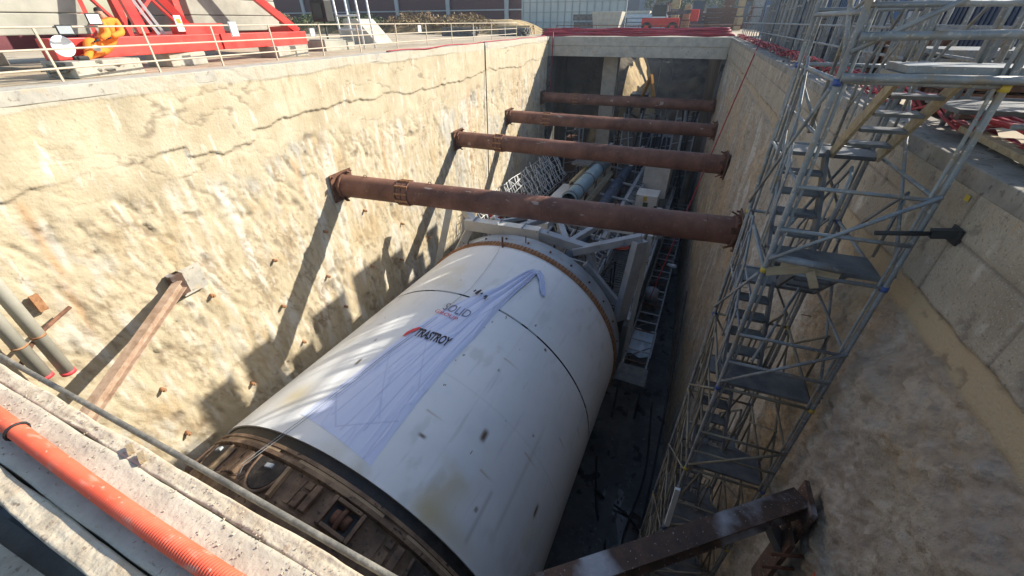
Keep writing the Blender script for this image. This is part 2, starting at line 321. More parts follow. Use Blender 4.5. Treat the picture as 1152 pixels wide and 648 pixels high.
for yv in [2.1, 7.05, 11.2, 15.9, 20.4, 25.0, 29.6, 34.3, 39.0]:
    wob = .05*fbm(Zg*1.2, Zg*0+yv, 5, 3); vl = np.maximum(vl, np.exp(-((Yg-yv-wob)/.022)**2)*(Zg > crack-.2))
dark = .5*np.exp(-((Zg-crack)/.03)**2)*sstep(-.35, .35, fbm(Yg*.5, Zg*0, 6, 3)+.25)+.30*vl*sstep(-.3, .4, fbm(Yg*.8, Zg*.8, 16, 2))+.65*ck2*sstep(-.15, .2, fbm(Yg*.4, Zg*.4, 17, 2))+rough*(.45*pits+.35*lines*sstep(-.1, .4, fbm(Yg*.6, Zg*.3, 18, 2)))
dark += .28*np.exp(-((Zg-curbl)/.02)**2)*sstep(-.2, .4, fbm(Yg*.7, Zg*0, 66, 3))
st = np.exp(-((Yg-4.2-.1*(Zg+2.3)-.05*fbm(Zg*1.5, Zg*0, 3, 2))/.10)**2)*sstep(-2.1, -2.4, Zg)*sstep(-6.6, -5.2, Zg)
for ys, ww, z0, z1 in [(27.6, .32, -2.3, -9.5), (29.2, .16, -2.2, -6), (37.8, .3, -1.7, -8), (17.6, .12, -3, -7), (36.3, .2, -2, -5), (11.9, .1, -3, -6)]:
    st = np.maximum(st, .75*np.exp(-((Yg-ys-.1*fbm(Zg, Zg*0, 12, 2))/ww)**2)*sstep(z0, z0-.4, Zg)*sstep(z1, z1+2, Zg))
gp = sstep(.18, .42, fbm(Yg*.28, Zg*.33, 91, 4))*rough*sstep(-.3, .2, fbm(Yg*3, Zg*.8, 92, 3))*.65
scr = sstep(.86, .97, 1-np.abs(fbm(Yg*4+1.2*Zg, Zg*.8, 37, 4)))*sstep(-.1, .3, fbm(Yg*.7, Zg*.5, 38, 3))
smo = sstep(.90, .98, 1-np.abs(fbm(Yg*3.4, Zg*.5, 39, 4)))*sstep(0, .35, fbm(Yg*.4, Zg*.8, 40, 3))*(1-rough)
drp = sstep(.18, .4, fbm(Yg*5.5, Zg*.28, 45, 4, .6))*sstep(-.15, .3, fbm(Yg*.5, Zg*.7, 46, 3))*(1-rough*.5)*.38+sstep(.15, .28, fbm(Yg*2.2, Zg*2.2, 47, 6, .75))*(1-rough)*.28
A = dict(drip=drp, scratch=np.maximum(np.maximum(scr*rough*.8, smo*.3), rough*sstep(.12, .5, fbm(Yg*6, Zg*3.5, 42, 5, .7))*.6), brush=rough*sstep(.1, .5, drag)*.6, rough=rough*sstep(-.2, .3, fbm(Yg*.9, Zg*.7, 93, 3)), streak=sstep(.08, .40, fbm(Yg*2.6, Zg*.32, 94, 4))*rough*.85, ochre=sstep(.12, .5, fbm(Yg*.9, Zg*.5, 95, 5, .6))*(.08+.5*rough),
         grey=gp, stain=st*.8, dark=dark, curb=sstep(-.01, .01, Zg-curbl)*.8)
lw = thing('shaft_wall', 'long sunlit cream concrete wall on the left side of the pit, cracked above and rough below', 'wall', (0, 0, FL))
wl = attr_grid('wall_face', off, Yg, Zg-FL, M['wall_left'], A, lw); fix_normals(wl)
ORG['x'] = None
bevel(MB().box(-.9, .051, -.2, YE, -.3, .012).build('coping', M['concrete'], lw), .02)
# ------------------------------------------------------------------ right wall
yy = np.concatenate([nonuni(-.2, 12, .028, .05), nonuni(12.06, YE, .06, .16)]); zz = np.concatenate([nonuni(0, -8, .03, .05), nonuni(-8.08, FL-.1, .09, .18)])
Yg, Zg = np.meshgrid(yy, zz, indexing='ij')
z1 = (-1.22-.10*sstep(4, 8, yy)+.07*fbm(yy*.8, yy*0, 3, 4)+.03*fbm(yy*6, yy*0, 8, 3))[:, None]
z2 = (-1.66+.10*fbm(yy*.5, yy*0+4, 13, 4)+.02*fbm(yy*5, yy*0, 18, 3))[:, None]
strip = sstep(.02, -.02, Zg-z1)*sstep(-.02, .02, Zg-z2); low = sstep(.03, -.03, Zg-z2)
near = sstep(9.5, 5.0, Yg)
lump = fbm(Yg*.8, Zg*.7, 141, 5); fine = fbm(Yg*6, Zg*5, 151, 4); diag = fbm(Yg*1.2+Zg*1.4, Zg*.5-Yg*.3, 161, 4); grv = fbm(Yg*2.4, Zg*.35, 171, 4)
rdg = 1-np.abs(fbm(Yg*2.2+1.3*Zg, Zg*1.4, 133, 4)); fine2 = fbm(Yg*17, Zg*15, 134, 3)
off = .0*Zg+low*near*(.07*(rdg-.8)+.04*fine2)-.05*strip+low*(-.03+near*(.14*sstep(0, -.9, Zg-z2)+.05*lump+.09*diag+.085*fine)+(1-near)*(.10*lump+.08*grv+.035*fine))
off += .0015*fbm(Yg*3, Zg*3, 7, 3)
crk = .7*np.exp(-(fbm(Yg*.5, Zg*.6, 177, 5)/.006)**2)*sstep(.05, .3, fbm(Yg*.5, Zg*.5, 178, 2))
jl = np.zeros_like(Yg)
for yv in [1.0, 2.35, 3.75, 5.1, 6.6, 9.5, 13, 17, 21, 25, 29, 33, 37, 41]:
    jl = np.maximum(jl, np.exp(-((Yg-yv-.015*fbm(Zg*2, Zg*0+yv, 5, 3))/.012)**2)*(1-low)*(1-strip))
jl = np.maximum(jl, .9*np.exp(-((Zg+.62+.01*fbm(Yg*2, Zg*0, 5, 3))/.012)**2))
pits = sstep(.42, .5, fbm(Yg*7, Zg*7, 181, 3))*(1-low*.5)
off -= .02*jl+.02*crk*(1-low)+.015*pits
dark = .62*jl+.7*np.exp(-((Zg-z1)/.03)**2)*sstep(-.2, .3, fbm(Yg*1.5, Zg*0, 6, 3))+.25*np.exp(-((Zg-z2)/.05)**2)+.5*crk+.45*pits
jst = np.zeros_like(Yg)
for yy_, zz_, h_ in [(23.8, -4.5, 3), (26, -6, 3), (18.8, -4, 4), (15, -3, 5), (33, -3, 4), (13.0, -5, 5), (29.5, -4, 5), (10.9, -3, 6), (21.3, -6, 3)]:
    jst = np.maximum(jst, np.exp(-((Yg-yy_-.2*fbm(Zg*.9, Zg*0+yy_, 12, 3))/.22)**2)*sstep(zz_+.2, zz_-.3, Zg)*sstep(zz_-h_, zz_-h_+1.5, Zg))
A = dict(rough=low*near*.75*sstep(-.35, .25, fbm(Yg*1.1, Zg*1.1, 205, 4)), strip=strip*(.55+.45*near), streak=sstep(.12, .42, fbm(Yg*2.2, Zg*.35, 194, 4))*low*(.35+.45*(1-near))+near*low*.45*sstep(.90, .985, rdg)*sstep(-.1, .3, fbm(Yg*.6, Zg*.6, 200, 3)),
         ochre=sstep(.0, .35, fbm(Yg*.5, Zg*.6, 195, 4))*low*.7*(1-near*.6)+sstep(8.5, 6.2, Yg)*sstep(4.9, 5.6, Yg)*.6*low, stain=jst*.8*sstep(-.3, .2, fbm(Yg*4, Zg*1, 197, 3)), dark=dark, curb=sstep(-.19, -.17, Zg)*.6,
    grain=low*(sstep(.10, .20, fbm(Yg*14, Zg*12, 301, 4, .8))*.45+sstep(.06, .22, fbm(Yg*1.6+Zg, Zg*1.5, 302, 8, .82))*.30), lime=low*sstep(.08, .24, fbm(Yg*7+3*Zg, Zg*5, 303, 7, .82))*.26)
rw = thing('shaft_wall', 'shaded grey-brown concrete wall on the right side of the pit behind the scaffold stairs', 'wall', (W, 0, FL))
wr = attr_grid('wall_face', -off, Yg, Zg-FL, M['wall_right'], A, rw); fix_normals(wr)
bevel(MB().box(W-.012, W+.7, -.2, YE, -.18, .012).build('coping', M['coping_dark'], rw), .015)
# solid backing behind the walls (keeps light out)
MB().box(-1.3, -.35, -.2, 120, FL-.2, -.35).build('wall_core', M['soil_dark'], lw)
MB().box(W+.4, W+1.4, -.2, 120, FL-.2, -.35).build('wall_core', M['soil_dark'], rw)

# ------------------------------------------------------------------ near head wall (below the viewer)
nw = thing('capping_beam', 'broken concrete beam along the near edge of the pit, rough strip beside a grey strip', 'concrete beam', (8, 0, FL))
def skew(y): return lambda x: y-.043*(x-11.8)
def slab(y0, y1, z0, z1, mat, nm, x0=-1, x1=18, rough=.012, nx=700, ny=14):
    xs = np.linspace(x0, x1, nx); b = MB()
    edge0 = rough*fbm(xs*3, xs*0, 5, 5); edge1 = rough*fbm(xs*3, xs*0+9, 6, 5)
    vs = []
    cs = [('t', t) for t in np.linspace(0, 1, ny)]
    for i, x in enumerate(xs):
        a = y0-.043*(x-11.8)+edge0[i]; c = y1-.043*(x-11.8)+edge1[i]
        vs.append((x, a, z0))
        for _, t in cs:
            z = z1+rough*.8*float(vnoise(np.array(x*14), np.array(t*9*(y1-y0)*14/2), 4))-rough*.5
            if t in (0., 1.): z -= rough*.6
            vs.append((x, a+(c-a)*t, z))
        vs.append((x, c, z0))
    k = ny+2; fs = [(i*k+j, (i+1)*k+j, (i+1)*k+j+1, i*k+j+1) for i in range(nx-1) for j in range(k-1)]
    b.add(vs, fs, True); o = b.build(nm, mat, nw); fix_normals(o); return o
slab(.385, .452, -.75, -.352, M['beamconc'], 'broken_edge', rough=.009)
slab(.157, .383, -.75, -.35, M['beamgrey'], 'trowelled_strip', rough=.006)
slab(.065, .153, -.9, -.365, M['beamconc'], 'lower_ledge', rough=.008)
MB().box(-1, 18, -.5, .06, -1.9, -.78).build('trench_floor', M['trench'], nw)
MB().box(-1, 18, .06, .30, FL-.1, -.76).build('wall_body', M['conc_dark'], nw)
MB().box(-1, 18, -.8, -.012, -.78, -.62).build('back_ledge', M['beamconc'], nw)

# ------------------------------------------------------------------ far portal and continuing excavation
pt = thing('portal_frame', 'grey concrete beam across the far end of the pit above a dark opening', 'concrete portal', (8.4, YE, FL))
bevel(MB().box(-.2, 17, YE+.05, YE+3.0, -.75, .02).build('deck_slab', M['concrete'], pt), .03)
bevel(MB().box(-.0, 16.8, YE+.1, YE+2.6, -1.68, -.754).build('beam', M['concrete'], pt), .02)
bevel(MB().box(5.3, 6.8, YE+2.7, YE+4.2, FL, -.76).build('pillar', M['concrete'], pt), .04)
MB().box(-.3, .3, YE+.12, YE+2, FL, -1.69).build('side_column', M['conc_dark'], pt)  # both columns coloured dark to imitate the shade of the opening
MB().box(16.5, 17.2, YE+.12, YE+2, FL, -1.69).build('side_column', M['conc_dark'], pt)
o = MB().box(-.5, 5.2, YE+8, YE+9, FL, -.3).build('far_shade_wall', M['soil_dark']); tag(o, 'added dark wall standing in for deep shade in the left opening under the far beam', 'wall')  # dark wall added in place of the opening's deep shade
def soil_mound(name, x0, x1, y0, y1, h, mat, seed, nx=60, ny=60):
    xs, ys = np.meshgrid(np.linspace(x0, x1, nx), np.linspace(y0, y1, ny), indexing='ij')
    return attr_grid(name, xs, ys, h(xs, ys), mat, {})
o = struct(soil_mound('excavated_slope', -1.2, 18, YE+6, YE+56, lambda x, y: FL+.3+14.5*sstep(YE+8, YE+50, y+3*fbm(x*.2, y*.1, 2, 3))+1.6*fbm(x*.25, y*.2, 3, 5)+0*x, M['soil_mid'], 3, 70, 120)); fix_normals(o)
o = struct(soil_mound('excavated_bank', 5.6, 14.5, YE+9.3, YE+44, lambda x, y: FL+.2+np.maximum(0, 16.0-1.9*(x-5.6))*sstep(YE+8, YE+24, y)+.6*fbm(x*.4, y*.3, 4, 3), M['soil'], 4, 80, 120)); fix_normals(o)
o = struct(soil_mound('excavated_heap', 1.6, 8.0, YE+.3, YE+9, lambda x, y: FL+.2+11.5*np.exp(-((x-5.0)/2.4)**2-((y-YE-4.2)/2.6)**2)+.5*fbm(x, y, 4, 4), M['soil'], 4, 60, 60)); fix_normals(o)
for k, x in enumerate((.05, 16.75)):
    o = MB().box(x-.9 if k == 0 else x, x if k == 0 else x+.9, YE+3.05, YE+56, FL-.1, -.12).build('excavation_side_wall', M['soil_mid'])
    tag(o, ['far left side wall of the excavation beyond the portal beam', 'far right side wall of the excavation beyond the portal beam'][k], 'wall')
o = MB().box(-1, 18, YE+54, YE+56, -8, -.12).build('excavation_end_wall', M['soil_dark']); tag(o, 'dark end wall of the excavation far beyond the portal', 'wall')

# ------------------------------------------------------------------ struts
def strut(yl, zl, yr, zr, r, cx, label):
    t = thing('pipe_strut', label, 'steel strut', (0, yl, zl), 'W', 'rusty pipe struts across the pit')
    a = Vector((.05, yl, zl)); b = Vector((W-.05, yr, zr)); d = (b-a).normalized()
    n = 60; pts = [a.lerp(b, i/n) for i in range(n+1)]
    MB().tube(pts, r, 40).build('pipe', M['rust'], t)
    sp = a+d*(cx+.3)
    MB().tube([sp-d*.03, sp+d*.03], r*1.02, 40).tube([sp-d*.3, sp-d*.25], r*1.07, 32).tube([sp+d*.25, sp+d*.3], r*1.07, 32).build('joint_collar', M['rust_dark'], t)
    mb = MB()
    for k in range(10):
        an = 2*pi*k/10+.2; x, y = orth(d); q = sp+(x*cos(an)+y*sin(an))*r*1.06
        mb.bar(q-d*.3, q+d*.3, .05, .07)
    mb.build('collar_bolts', M['rust_orange'], t)
    for e, s_ in ((a, 1), (b, -1)):
        mb = MB(); c = e+d*s_*.03
        mb.box(c.x-.03, c.x+.03, c.y-r*1.35, c.y+r*1.35, c.z-r*1.25, c.z+r*1.25)
        mb.tube([c+d*s_*.05, c+d*s_*.22], r*1.1, 32)
        for an in (.3, 1.9, 3.5, 5.1):
            q = c+Vector((0, sin(an)*r, cos(an)*r)); mb.bar(q, q+Vector((s_*.35, sin(an)*.16, cos(an)*.16)), .06, .2, (0, cos(an), -sin(an)))
        for dy in (-1.15, 1.15):
            for dz in (-1.05, 1.05): mb.tube([c+Vector((0, dy*r, dz*r)), c+Vector((s_*.14, dy*r, dz*r))], .04, 6)
        mb.build('end_bracket', M['rust_dark'], t)
    mb = MB()
    for f in (.08, .27, .52, .74):
        q = a.lerp(b, f)+Vector((0, 0, r)); mb.tube([q+d*.08, q+d*.05+Vector((0, 0, .09)), q-d*.05+Vector((0, 0, .09)), q-d*.08], .018, 5)
    mb.build('lifting_lugs', M['rust_dark'], t)
    mb = MB()
    for f in (.19, .38, .57, .76, .93):
        q = a.lerp(b, f); mb.tube([q-d*.015, q+d*.015], r*1.008, 40, False)
    mb.build('weld_seams', M['rust_dark'], t)
    return t
strut(14.1, -5.02, 15.35, -5.12, .50, 3.0, 'nearest and thickest looking rusty pipe strut, passing just above the white shield')
strut(25.5, -5.45, 24.5, -5.25, .50, 2.9, 'second rusty pipe strut from the viewer, above the blue-grey duct end')
strut(34.9, -5.6, 36.5, -5.92, .50, 3.1, 'third rusty pipe strut from the viewer, above the white cabin roof')
strut(44.4, -5.35, 45.2, -5.45, .50, 3.2, 'farthest rusty pipe strut, just in front of the dark portal opening')

# ------------------------------------------------------------------ the shield (tunnel machine)
R0 = 5.813; Y0, Y1, Y2 = 4.07, 11.70, 16.28
tb = thing('tunnel_shield', 'huge white painted steel shield cylinder lying on the pit floor with a muddy cutterhead', 'tunnelling machine', (0, 4.07, -R0), 'T')
def gridcyl(name, mat, r, y0, y1, nt_, ny_, attrs=None, a0=-pi, a1=pi):
    th = np.linspace(a0, a1, nt_); ys = np.linspace(y0, y1, ny_); T, Y = np.meshgrid(th, ys, indexing='ij')
    A_ = attrs(T, Y) if attrs else {}
    rr = r+A_.pop('_r', 0*T)
    o = attr_grid(name, rr*np.sin(T), Y-Y0, rr*np.cos(T)+R0, mat, A_, tb); fix_normals(o); return o
GOU = [(.647, 6.96, .016, .20), (.257, 7.02, .011, .13), (-.196, 7.05, .010, .16), (1.16, 6.72, .012, .2), (.394, 5.76, .02, .05), (.30, 8.9, .004, .05), (.02, 5.3, .005, .05), (.52, 9.2, .005, .06), (.8, 5.2, .006, .07), (-.25, 8.2, .005, .07), (.9, 8.3, .005, .05)]
def shell_attr(T, Y):
    yel = .9*np.exp(-((T+.36)/.09)**2-((Y-5.3)/.5)**2)+.75*sstep(-.1, .5, fbm(T*6, Y*.8, 3, 4)+.3)*np.exp(-((T-.62-.05*(Y-5))/.10)**2)*sstep(7.2, 5.0, Y)+.6*np.exp(-((T-.72)/.16)**2-((Y-4.3)/.35)**2)
    g = 0*T
    for a, y, wa, wy in GOU: g = np.maximum(g, np.exp(-(((T-a)+.06*(Y-y)*.2)/wa)**4-((Y-y)/wy)**4))
    sc = sstep(.2, .5, fbm(T*14, Y*1.2, 9, 5))*.28*sstep(-.2, .3, fbm(T*2, Y*.4, 10, 3))
    sc = np.maximum(sc, .55*np.exp(-((T-.83)/.010)**2)*sstep(4.3, 4.5, Y)*sstep(6.0, 5.8, Y)); sc = np.maximum(sc, .35*np.exp(-((T-.95)/.012)**2)*sstep(5, 5.3, Y)*sstep(9.5, 8, Y))
    rr_ = 0*T
    for a0_, y0_, l_ in [(.15, 11.0, .5), (.5, 9.8, .9), (.9, 7.6, 1.0), (1.1, 9.3, .8), (.72, 6.1, .7), (-.35, 9.2, .5), (.33, 6.5, .8), (1.25, 10.6, .7)]:
        dn = (T-a0_)*R0*(1 if a0_ > 0 else -1); rr_ = np.maximum(rr_, np.exp(-((Y-y0_-.03*fbm(T*9, T*0, 3, 2))/.028)**2)*sstep(-.02, .02, dn)*sstep(l_, 0, dn)*.7)
    wl_ = np.maximum(np.exp(-((Y-7.9)/.018)**2), np.maximum(np.exp(-((T-.52)*R0/.016)**2), np.exp(-((T+.62)*R0/.016)**2)))
    return dict(rustrun=rr_, weld=wl_*.55, yellow=yel*.8, gouge=g, scuff=sc, _r=-.012*g+.005*fbm(T*3, Y*.5, 22, 3)+.006*wl_)
gridcyl('front_shell', M['white'], R0, Y0, Y1-.045, 700, 190, shell_attr)
gridcyl('rear_shell', M['white'], R0, Y1+.045, Y2, 420, 110, shell_attr)
MB().lathe([(R0-.05, Y1-.05), (R0-.05, Y1+.05)], 160).build('seam_groove', M['black'], tb).location  # groove
for o in tb.children:
    pass
def tl(prof, nm, mat, n=160, smooth=True):
    o = MB().lathe(prof, n, smooth=smooth).build(nm, mat, tb); return o
# weld bead patches on the seam
for a0, a1 in ((.30, .47), (-.22, -.02), (.52, .60)):
    MB().lathe([(R0-.04, Y1-.05), (R0+.018, Y1-.035), (R0+.022, Y1), (R0+.018, Y1+.035), (R0-.04, Y1+.05)], 24, a0=a0, a1=a1).build('seam_filler', M['greysteel'], tb)
tl([(R0, Y0), (R0-.06, Y0-.002), (R0-.06, Y0)], 'front_lip', M['white'])
tl([(R0-.06, Y0+.05), (R0-.10, Y0-.02), (R0-.12, Y0-.15), (R0-.14, Y0-.30)], 'seal_band', M['blackband'])
# cutterhead
ch = MB().lathe([(R0-.30, 3.80), (R0-.02, 3.79), (R0-.02, 3.70), (R0-.09, 3.68), (R0-.09, 3.62), (R0-.03, 3.61), (R0-.03, 3.50), (R0-.20, 3.48), (R0-.22, 2.72), (R0-.40, 2.40), (R0-.9, 2.1), (R0-1.6, 1.9), (.01, 1.8)], 180, smooth=False).build('cutterhead', M['mud_steel'], tb)
for k in range(11):
    a0 = 2*pi*k/11+.02; MB().lathe([(R0-.10, 3.69), (R0-.045, 3.685), (R0-.045, 3.615), (R0-.10, 3.61)], 10, a0=a0, a1=a0+.45, smooth=False).build('wear_bar', M['tan_steel'], ch)
for k in range(15):                                    # muck buckets and cutter housings round the rim
    a = 2*pi*k/15-.50; er = Vector((sin(a), 0, cos(a))); et = Vector((cos(a), 0, -sin(a)))
    def P(u, y, r): return er*r+et*u+Vector((0, y, 0))
    if k % 3 != 2:
        pr = []
        for j in range(15):
            an = pi*j/14; pr.append((.46*cos(an), 3.40-.72*sin(an)**.8))
        mb = MB(); n_ = len(pr); rt = R0-.06
        mb.add([P(u, y, rt-.10*(3.4-y)) for u, y in pr]+[P(u, y, R0-.5) for u, y in pr], [(j, j+1, n_+j+1, n_+j) for j in range(n_-1)]+[tuple(range(n_)), (0, n_, 2*n_-1, n_-1)], False)
        o = mb.build('muck_bucket', M['mud_dark'], ch); fix_normals(o); bevel(o, .02)
        mb = MB(); mb.tube([P(u*1.1, 3.40-(3.40-y)*1.08, rt-.04-.1*(3.4-y)) for u, y in pr], .05, 6); mb.build('bucket_rim', M['mud_steel'], ch)
        bevel(MB().bar(P(-.10, 3.22, R0-.05), P(.12, 3.26, R0-.05), .12, .09, er).build('bucket_tooth', M['greysteel'], ch), .02)
        MB().bar(P(.50, 3.42, R0-.12), P(.58, 2.7, R0-.16), .10, .12, er).build('lip_plate', M['tan_steel'], ch)
    else:
        mb = MB(); cy = 3.10
        for s_ in (-1, 1):
            mb.bar(P(s_*.40, cy-.34, R0-.13), P(s_*.40, cy+.34, R0-.13), .10, .22, er); mb.bar(P(-.34, cy+s_*.30, R0-.13), P(.34, cy+s_*.30, R0-.13), .09, .22, er)
        o = mb.build('cutter_housing', M['mud_steel'], ch); bevel(o, .015)
        mb = MB(); c_ = P(0, cy, R0-.20); mb.tube([c_-et*.22, c_-et*.05], [.16, .18], 20); mb.tube([c_-et*.05, c_+et*.05], .26, 24); mb.tube([c_+et*.05, c_+et*.22], [.18, .16], 20); mb.build('disc_cutter', M['rust_dark'], ch)
        mb = MB(); mb.add([P(-.34, cy-.26, R0-.205), P(.34, cy-.26, R0-.205), P(.34, cy+.26, R0-.205), P(-.34, cy+.26, R0-.205)], [(0, 1, 2, 3)]); mb.build('housing_recess', M['black'], ch)
    # wear plates between the openings
    for j, (u0, y0_, y1_, w_) in enumerate([(.95, 2.78, 3.40, .22), (1.22, 2.78, 3.15, .20), (1.22, 3.24, 3.42, .20), (1.5, 2.78, 3.40, .20)]):
        bevel(MB().bar(P(u0, y0_, R0-.34+.04*(j % 2)), P(u0, y1_, R0-.33+.04*(j % 2)), w_, .12, er).build('wear_plate', M['mud_steel'], ch), .015)
for k in range(8):
    a = 2*pi*k/8+.2; er = Vector((sin(a), 0, cos(a))); MB().bar(er*.4+Vector((0, 1.72, 0)), er*4.9+Vector((0, 1.86, 0)), .7, .3, (0, 1, 0)).build('face_spoke', M['mud_steel'], ch)
# rear rust ring and tail
tl([(R0-.05, Y2-.01), (R0+.09, Y2), (R0+.09, Y2+.30), (R0-.1, Y2+.31)], 'rust_ring', M['rust_orange'])
mb = MB()
for k in range(200):
    a = 2*pi*k/200; er = Vector((sin(a), 0, cos(a))); mb.bar(er*(R0+.1)+Vector((0, Y2+.01, 0)), er*(R0+.1)+Vector((0, Y2+.29, 0)), .035, .02, er)
mb.build('ring_ribs', M['rust_dark'], tb)
tl([(R0-.08, Y2+.25), (R0-.03, Y2+.34), (R0-.03, Y2+1.45), (R0-.5, Y2+1.46), (R0-.5, Y2+.4)], 'tail_ring', M['greysteel'])
mb = MB()
for k in range(60):
    a = 2*pi*k/60; er = Vector((sin(a), 0, cos(a)))
    if k % 2: mb.tube([er*(R0-.04)+Vector((0, Y2+.9, 0)), er*(R0+.03)+Vector((0, Y2+.9, 0))], .055, 8)
mb.tube([(R0*sin(-.06), Y2-.1, R0*cos(.06)-.02), (R0*sin(-.06), Y2-.1, R0*cos(.06)+.55)], .05, 8)
mb.tube([(R0*sin(.08), Y2+.9, R0-.05), (R0*sin(.08), Y2+.9, R0+.3)], .03, 6)
mb.build('studs', M['rust_dark'], tb)
tl([(R0-.5, Y2+1.0), (.01, Y2+1.0)], 'tail_bulkhead', M['conc_dark'], 64)

# fabric banner draped on the shield
bn = thing('banner', 'crumpled lavender fabric banner lying on top of the white shield', 'banner', (.4, 9, R0), 'T')
sL = [4.77, 5.37, 6.57, 7.73, 9.2, 10.47, 11.7, 12.83, 14.32, 15.13]; tL = [-.186, -.16, -.136, -.117, -.08, -.02, .065, .165, .244, .290]
sR = [4.55, 5.62, 7.0, 8.5, 10.13, 11.61, 12.69, 14.16, 14.87, 15.13]; tR = [.300, .283, .271, .272, .290, .289, .302, .334, .342, .345]
def fab(u, v):
    s_ = 4.72+v*(15.2-4.72); a = np.interp(s_, sL, tL); b = np.interp(s_, sR, tR); th = a+(b-a)*u
    s2 = s_-.12*u*(1-v)*3*(1-v)
    wv = max(0, (b-a)*R0); q = v*v
    rg_ = abs(float(fbm(np.array(u*7+.6*v), np.array(v*1.7), 3, 3)))
    rd = abs(float(fbm(np.array(u*3-1.1*v), np.array(v*3.0+u*2), 8, 3)))
    h = .015+.012*(1-min(1, rg_*6))+.018*(1-min(1, rd*9))+.12*q*abs(sin(u*pi*3.3+v*4))*(v > .25)+.04*q
    e = min(u, 1-u, v, 1-v); h *= min(1, .25+e*14)
    return th, s2, h, (1-min(1, rg_*30))*.3+(1-min(1, rd*34))*.4+.5*q*(abs(sin(u*pi*3.3+v*4)) < .3)
nu, nv = 150, 300; X_ = np.zeros((nu+1, nv+1)); Y_ = X_.copy(); Z_ = X_.copy(); Fd = X_.copy()
for i in range(nu+1):
    for j in range(nv+1):
        th, s_, h, fd = fab(i/nu, j/nv); X_[i, j] = (R0+h)*sin(th); Y_[i, j] = s_; Z_[i, j] = (R0+h)*cos(th); Fd[i, j] = fd
UU, VV = np.meshgrid(np.linspace(0, 1, nu+1), np.linspace(0, 1, nv+1), indexing='ij')
Ln = 0*UU
for u0_, v0_, u1_, v1_ in [(.12, .02, .30, .55), (.30, .04, .42, .60), (.52, .02, .60, .62), (.72, .05, .72, .60), (.90, .0, .88, .58), (.05, .10, .45, .02), (.10, .30, .75, .10), (.25, .45, .92, .22), (.02, .12, .20, .45), (.45, .02, .95, .12)]:
    tt = np.clip((VV-v0_)/(v1_-v0_+1e-6), 0, 1) if abs(v1_-v0_) > abs(u1_-u0_) else np.clip((UU-u0_)/(u1_-u0_), 0, 1)
    dd = np.hypot((UU-(u0_+(u1_-u0_)*tt))*2.6, (VV-(v0_+(v1_-v0_)*tt))*10); Ln = np.maximum(Ln, np.exp(-(dd/.022)**2)*.34)
o = attr_grid('fabric', X_-.4, Y_-9, Z_-R0, M['fabric'], {'fold': Fd, 'line': Ln}, bn); fix_normals(o)
nv2 = 40; mbX = np.zeros((13, nv2+1)); mbY = mbX.copy(); mbZ = mbX.copy(); Fd = mbX.copy()
for i in range(13):
    for j in range(nv2+1):
        t = j/nv2; th = np.interp(t, [0, .45, 1], [.315, .40, .478])+(i/12-.5)*(.055-.02*t+.01*sin(t*9)); s_ = np.interp(t, [0, .3, 1], [15.1, 14.95, 13.85])+.35*(i/12-.5)*(1-t)
        h = .03+.07*abs(sin(i*.9+t*5)); mbX[i, j] = (R0+h)*sin(th)-.4; mbY[i, j] = s_-9; mbZ[i, j] = (R0+h)*cos(th)-R0; Fd[i, j] = abs(sin(i*.9+t*5)) < .35
o = attr_grid('loose_tail', mbX, mbY, mbZ, M['fabric'], {'fold': Fd*.8}, bn); fix_normals(o)
def lettering(txt, th0, s0, th1, hgt, mat, nm, off=.045, bold=.0, slant=0.0, s1=None):
    cu = bpy.data.curves.new('txt', 'FONT'); cu.body = txt; cu.size = 1; cu.offset = bold; cu.resolution_u = 3
    to = bpy.data.objects.new('txt', cu); COL.objects.link(to); bpy.context.view_layer.update()
    me = bpy.data.meshes.new_from_object(to.evaluated_get(bpy.context.evaluated_depsgraph_get())); bpy.data.objects.remove(to)
    bm = bmesh.new(); bm.from_mesh(me); bmesh.ops.triangulate(bm, faces=bm.faces)
    bmesh.ops.subdivide_edges(bm, edges=[e for e in bm.edges if e.calc_length() > .15], cuts=1)
    xs = [v.co.x for v in bm.verts]; ys = [v.co.y for v in bm.verts]; x0, x1, y1 = min(xs), max(xs), max(ys); y0 = min(ys)
    for v in bm.verts:
        u = (v.co.x-x0)/(x1-x0); q = (v.co.y-y0)/(y1-y0); th = th0+(th1-th0)*u+slant*q; s_ = s0+q*hgt+((s1-s0)*u if s1 else 0)
        r = R0+off; v.co = (r*sin(th)-.4, s_-9, r*cos(th)-R0)
    bm.to_mesh(me); bm.free(); me.materials.clear(); me.materials.append(mat); o = bpy.data.objects.new(nm, me); COL.objects.link(o); o.parent = bn; return o
lettering('TRASTROY', -.030, 8.72, .190, .46, M['ink'], 'black_lettering', bold=.03, s1=8.80, off=.075)
lettering('SOLID', -.020, 10.45, .165, .46, M['greyink'], 'grey_lettering', s1=10.45, off=.075)
lettering('GROUP', -.050, 10.20, .120, .20, M['redink'], 'red_lettering', s1=10.1, off=.075)
mb = MB(); pr = [(-.085, 8.55), (-.088, 8.8), (-.07, 9.05), (-.045, 9.22), (-.03, 9.2), (-.040, 8.98), (-.058, 8.86), (-.072, 8.62)]
mb.add([((R0+.07)*sin(a), s_, (R0+.07)*cos(a)) for a, s_ in pr], [tuple(range(8))]); mb.build('red_emblem', M['redink'], bn)
mb = MB()
for a, s_, w_, h_ in ((.075, 12.0, .05, .10), (.10, 11.95, .09, .16), (.105, 12.12, .06, .08), (.128, 11.98, .05, .07), (.165, 11.92, .09, .09), (.172, 11.80, .04, .10)):
    q = [((R0+.16)*sin(a+dx/R0), s_+dy, (R0+.16)*cos(a)) for dx, dy in ((-w_, -h_*.6), (w_*.5, -h_), (w_, h_*.6), (-w_*.4, h_))]; mb.add(q, [(0, 1, 2, 3)])
mb.build('folded_print', M['ink'], bn)
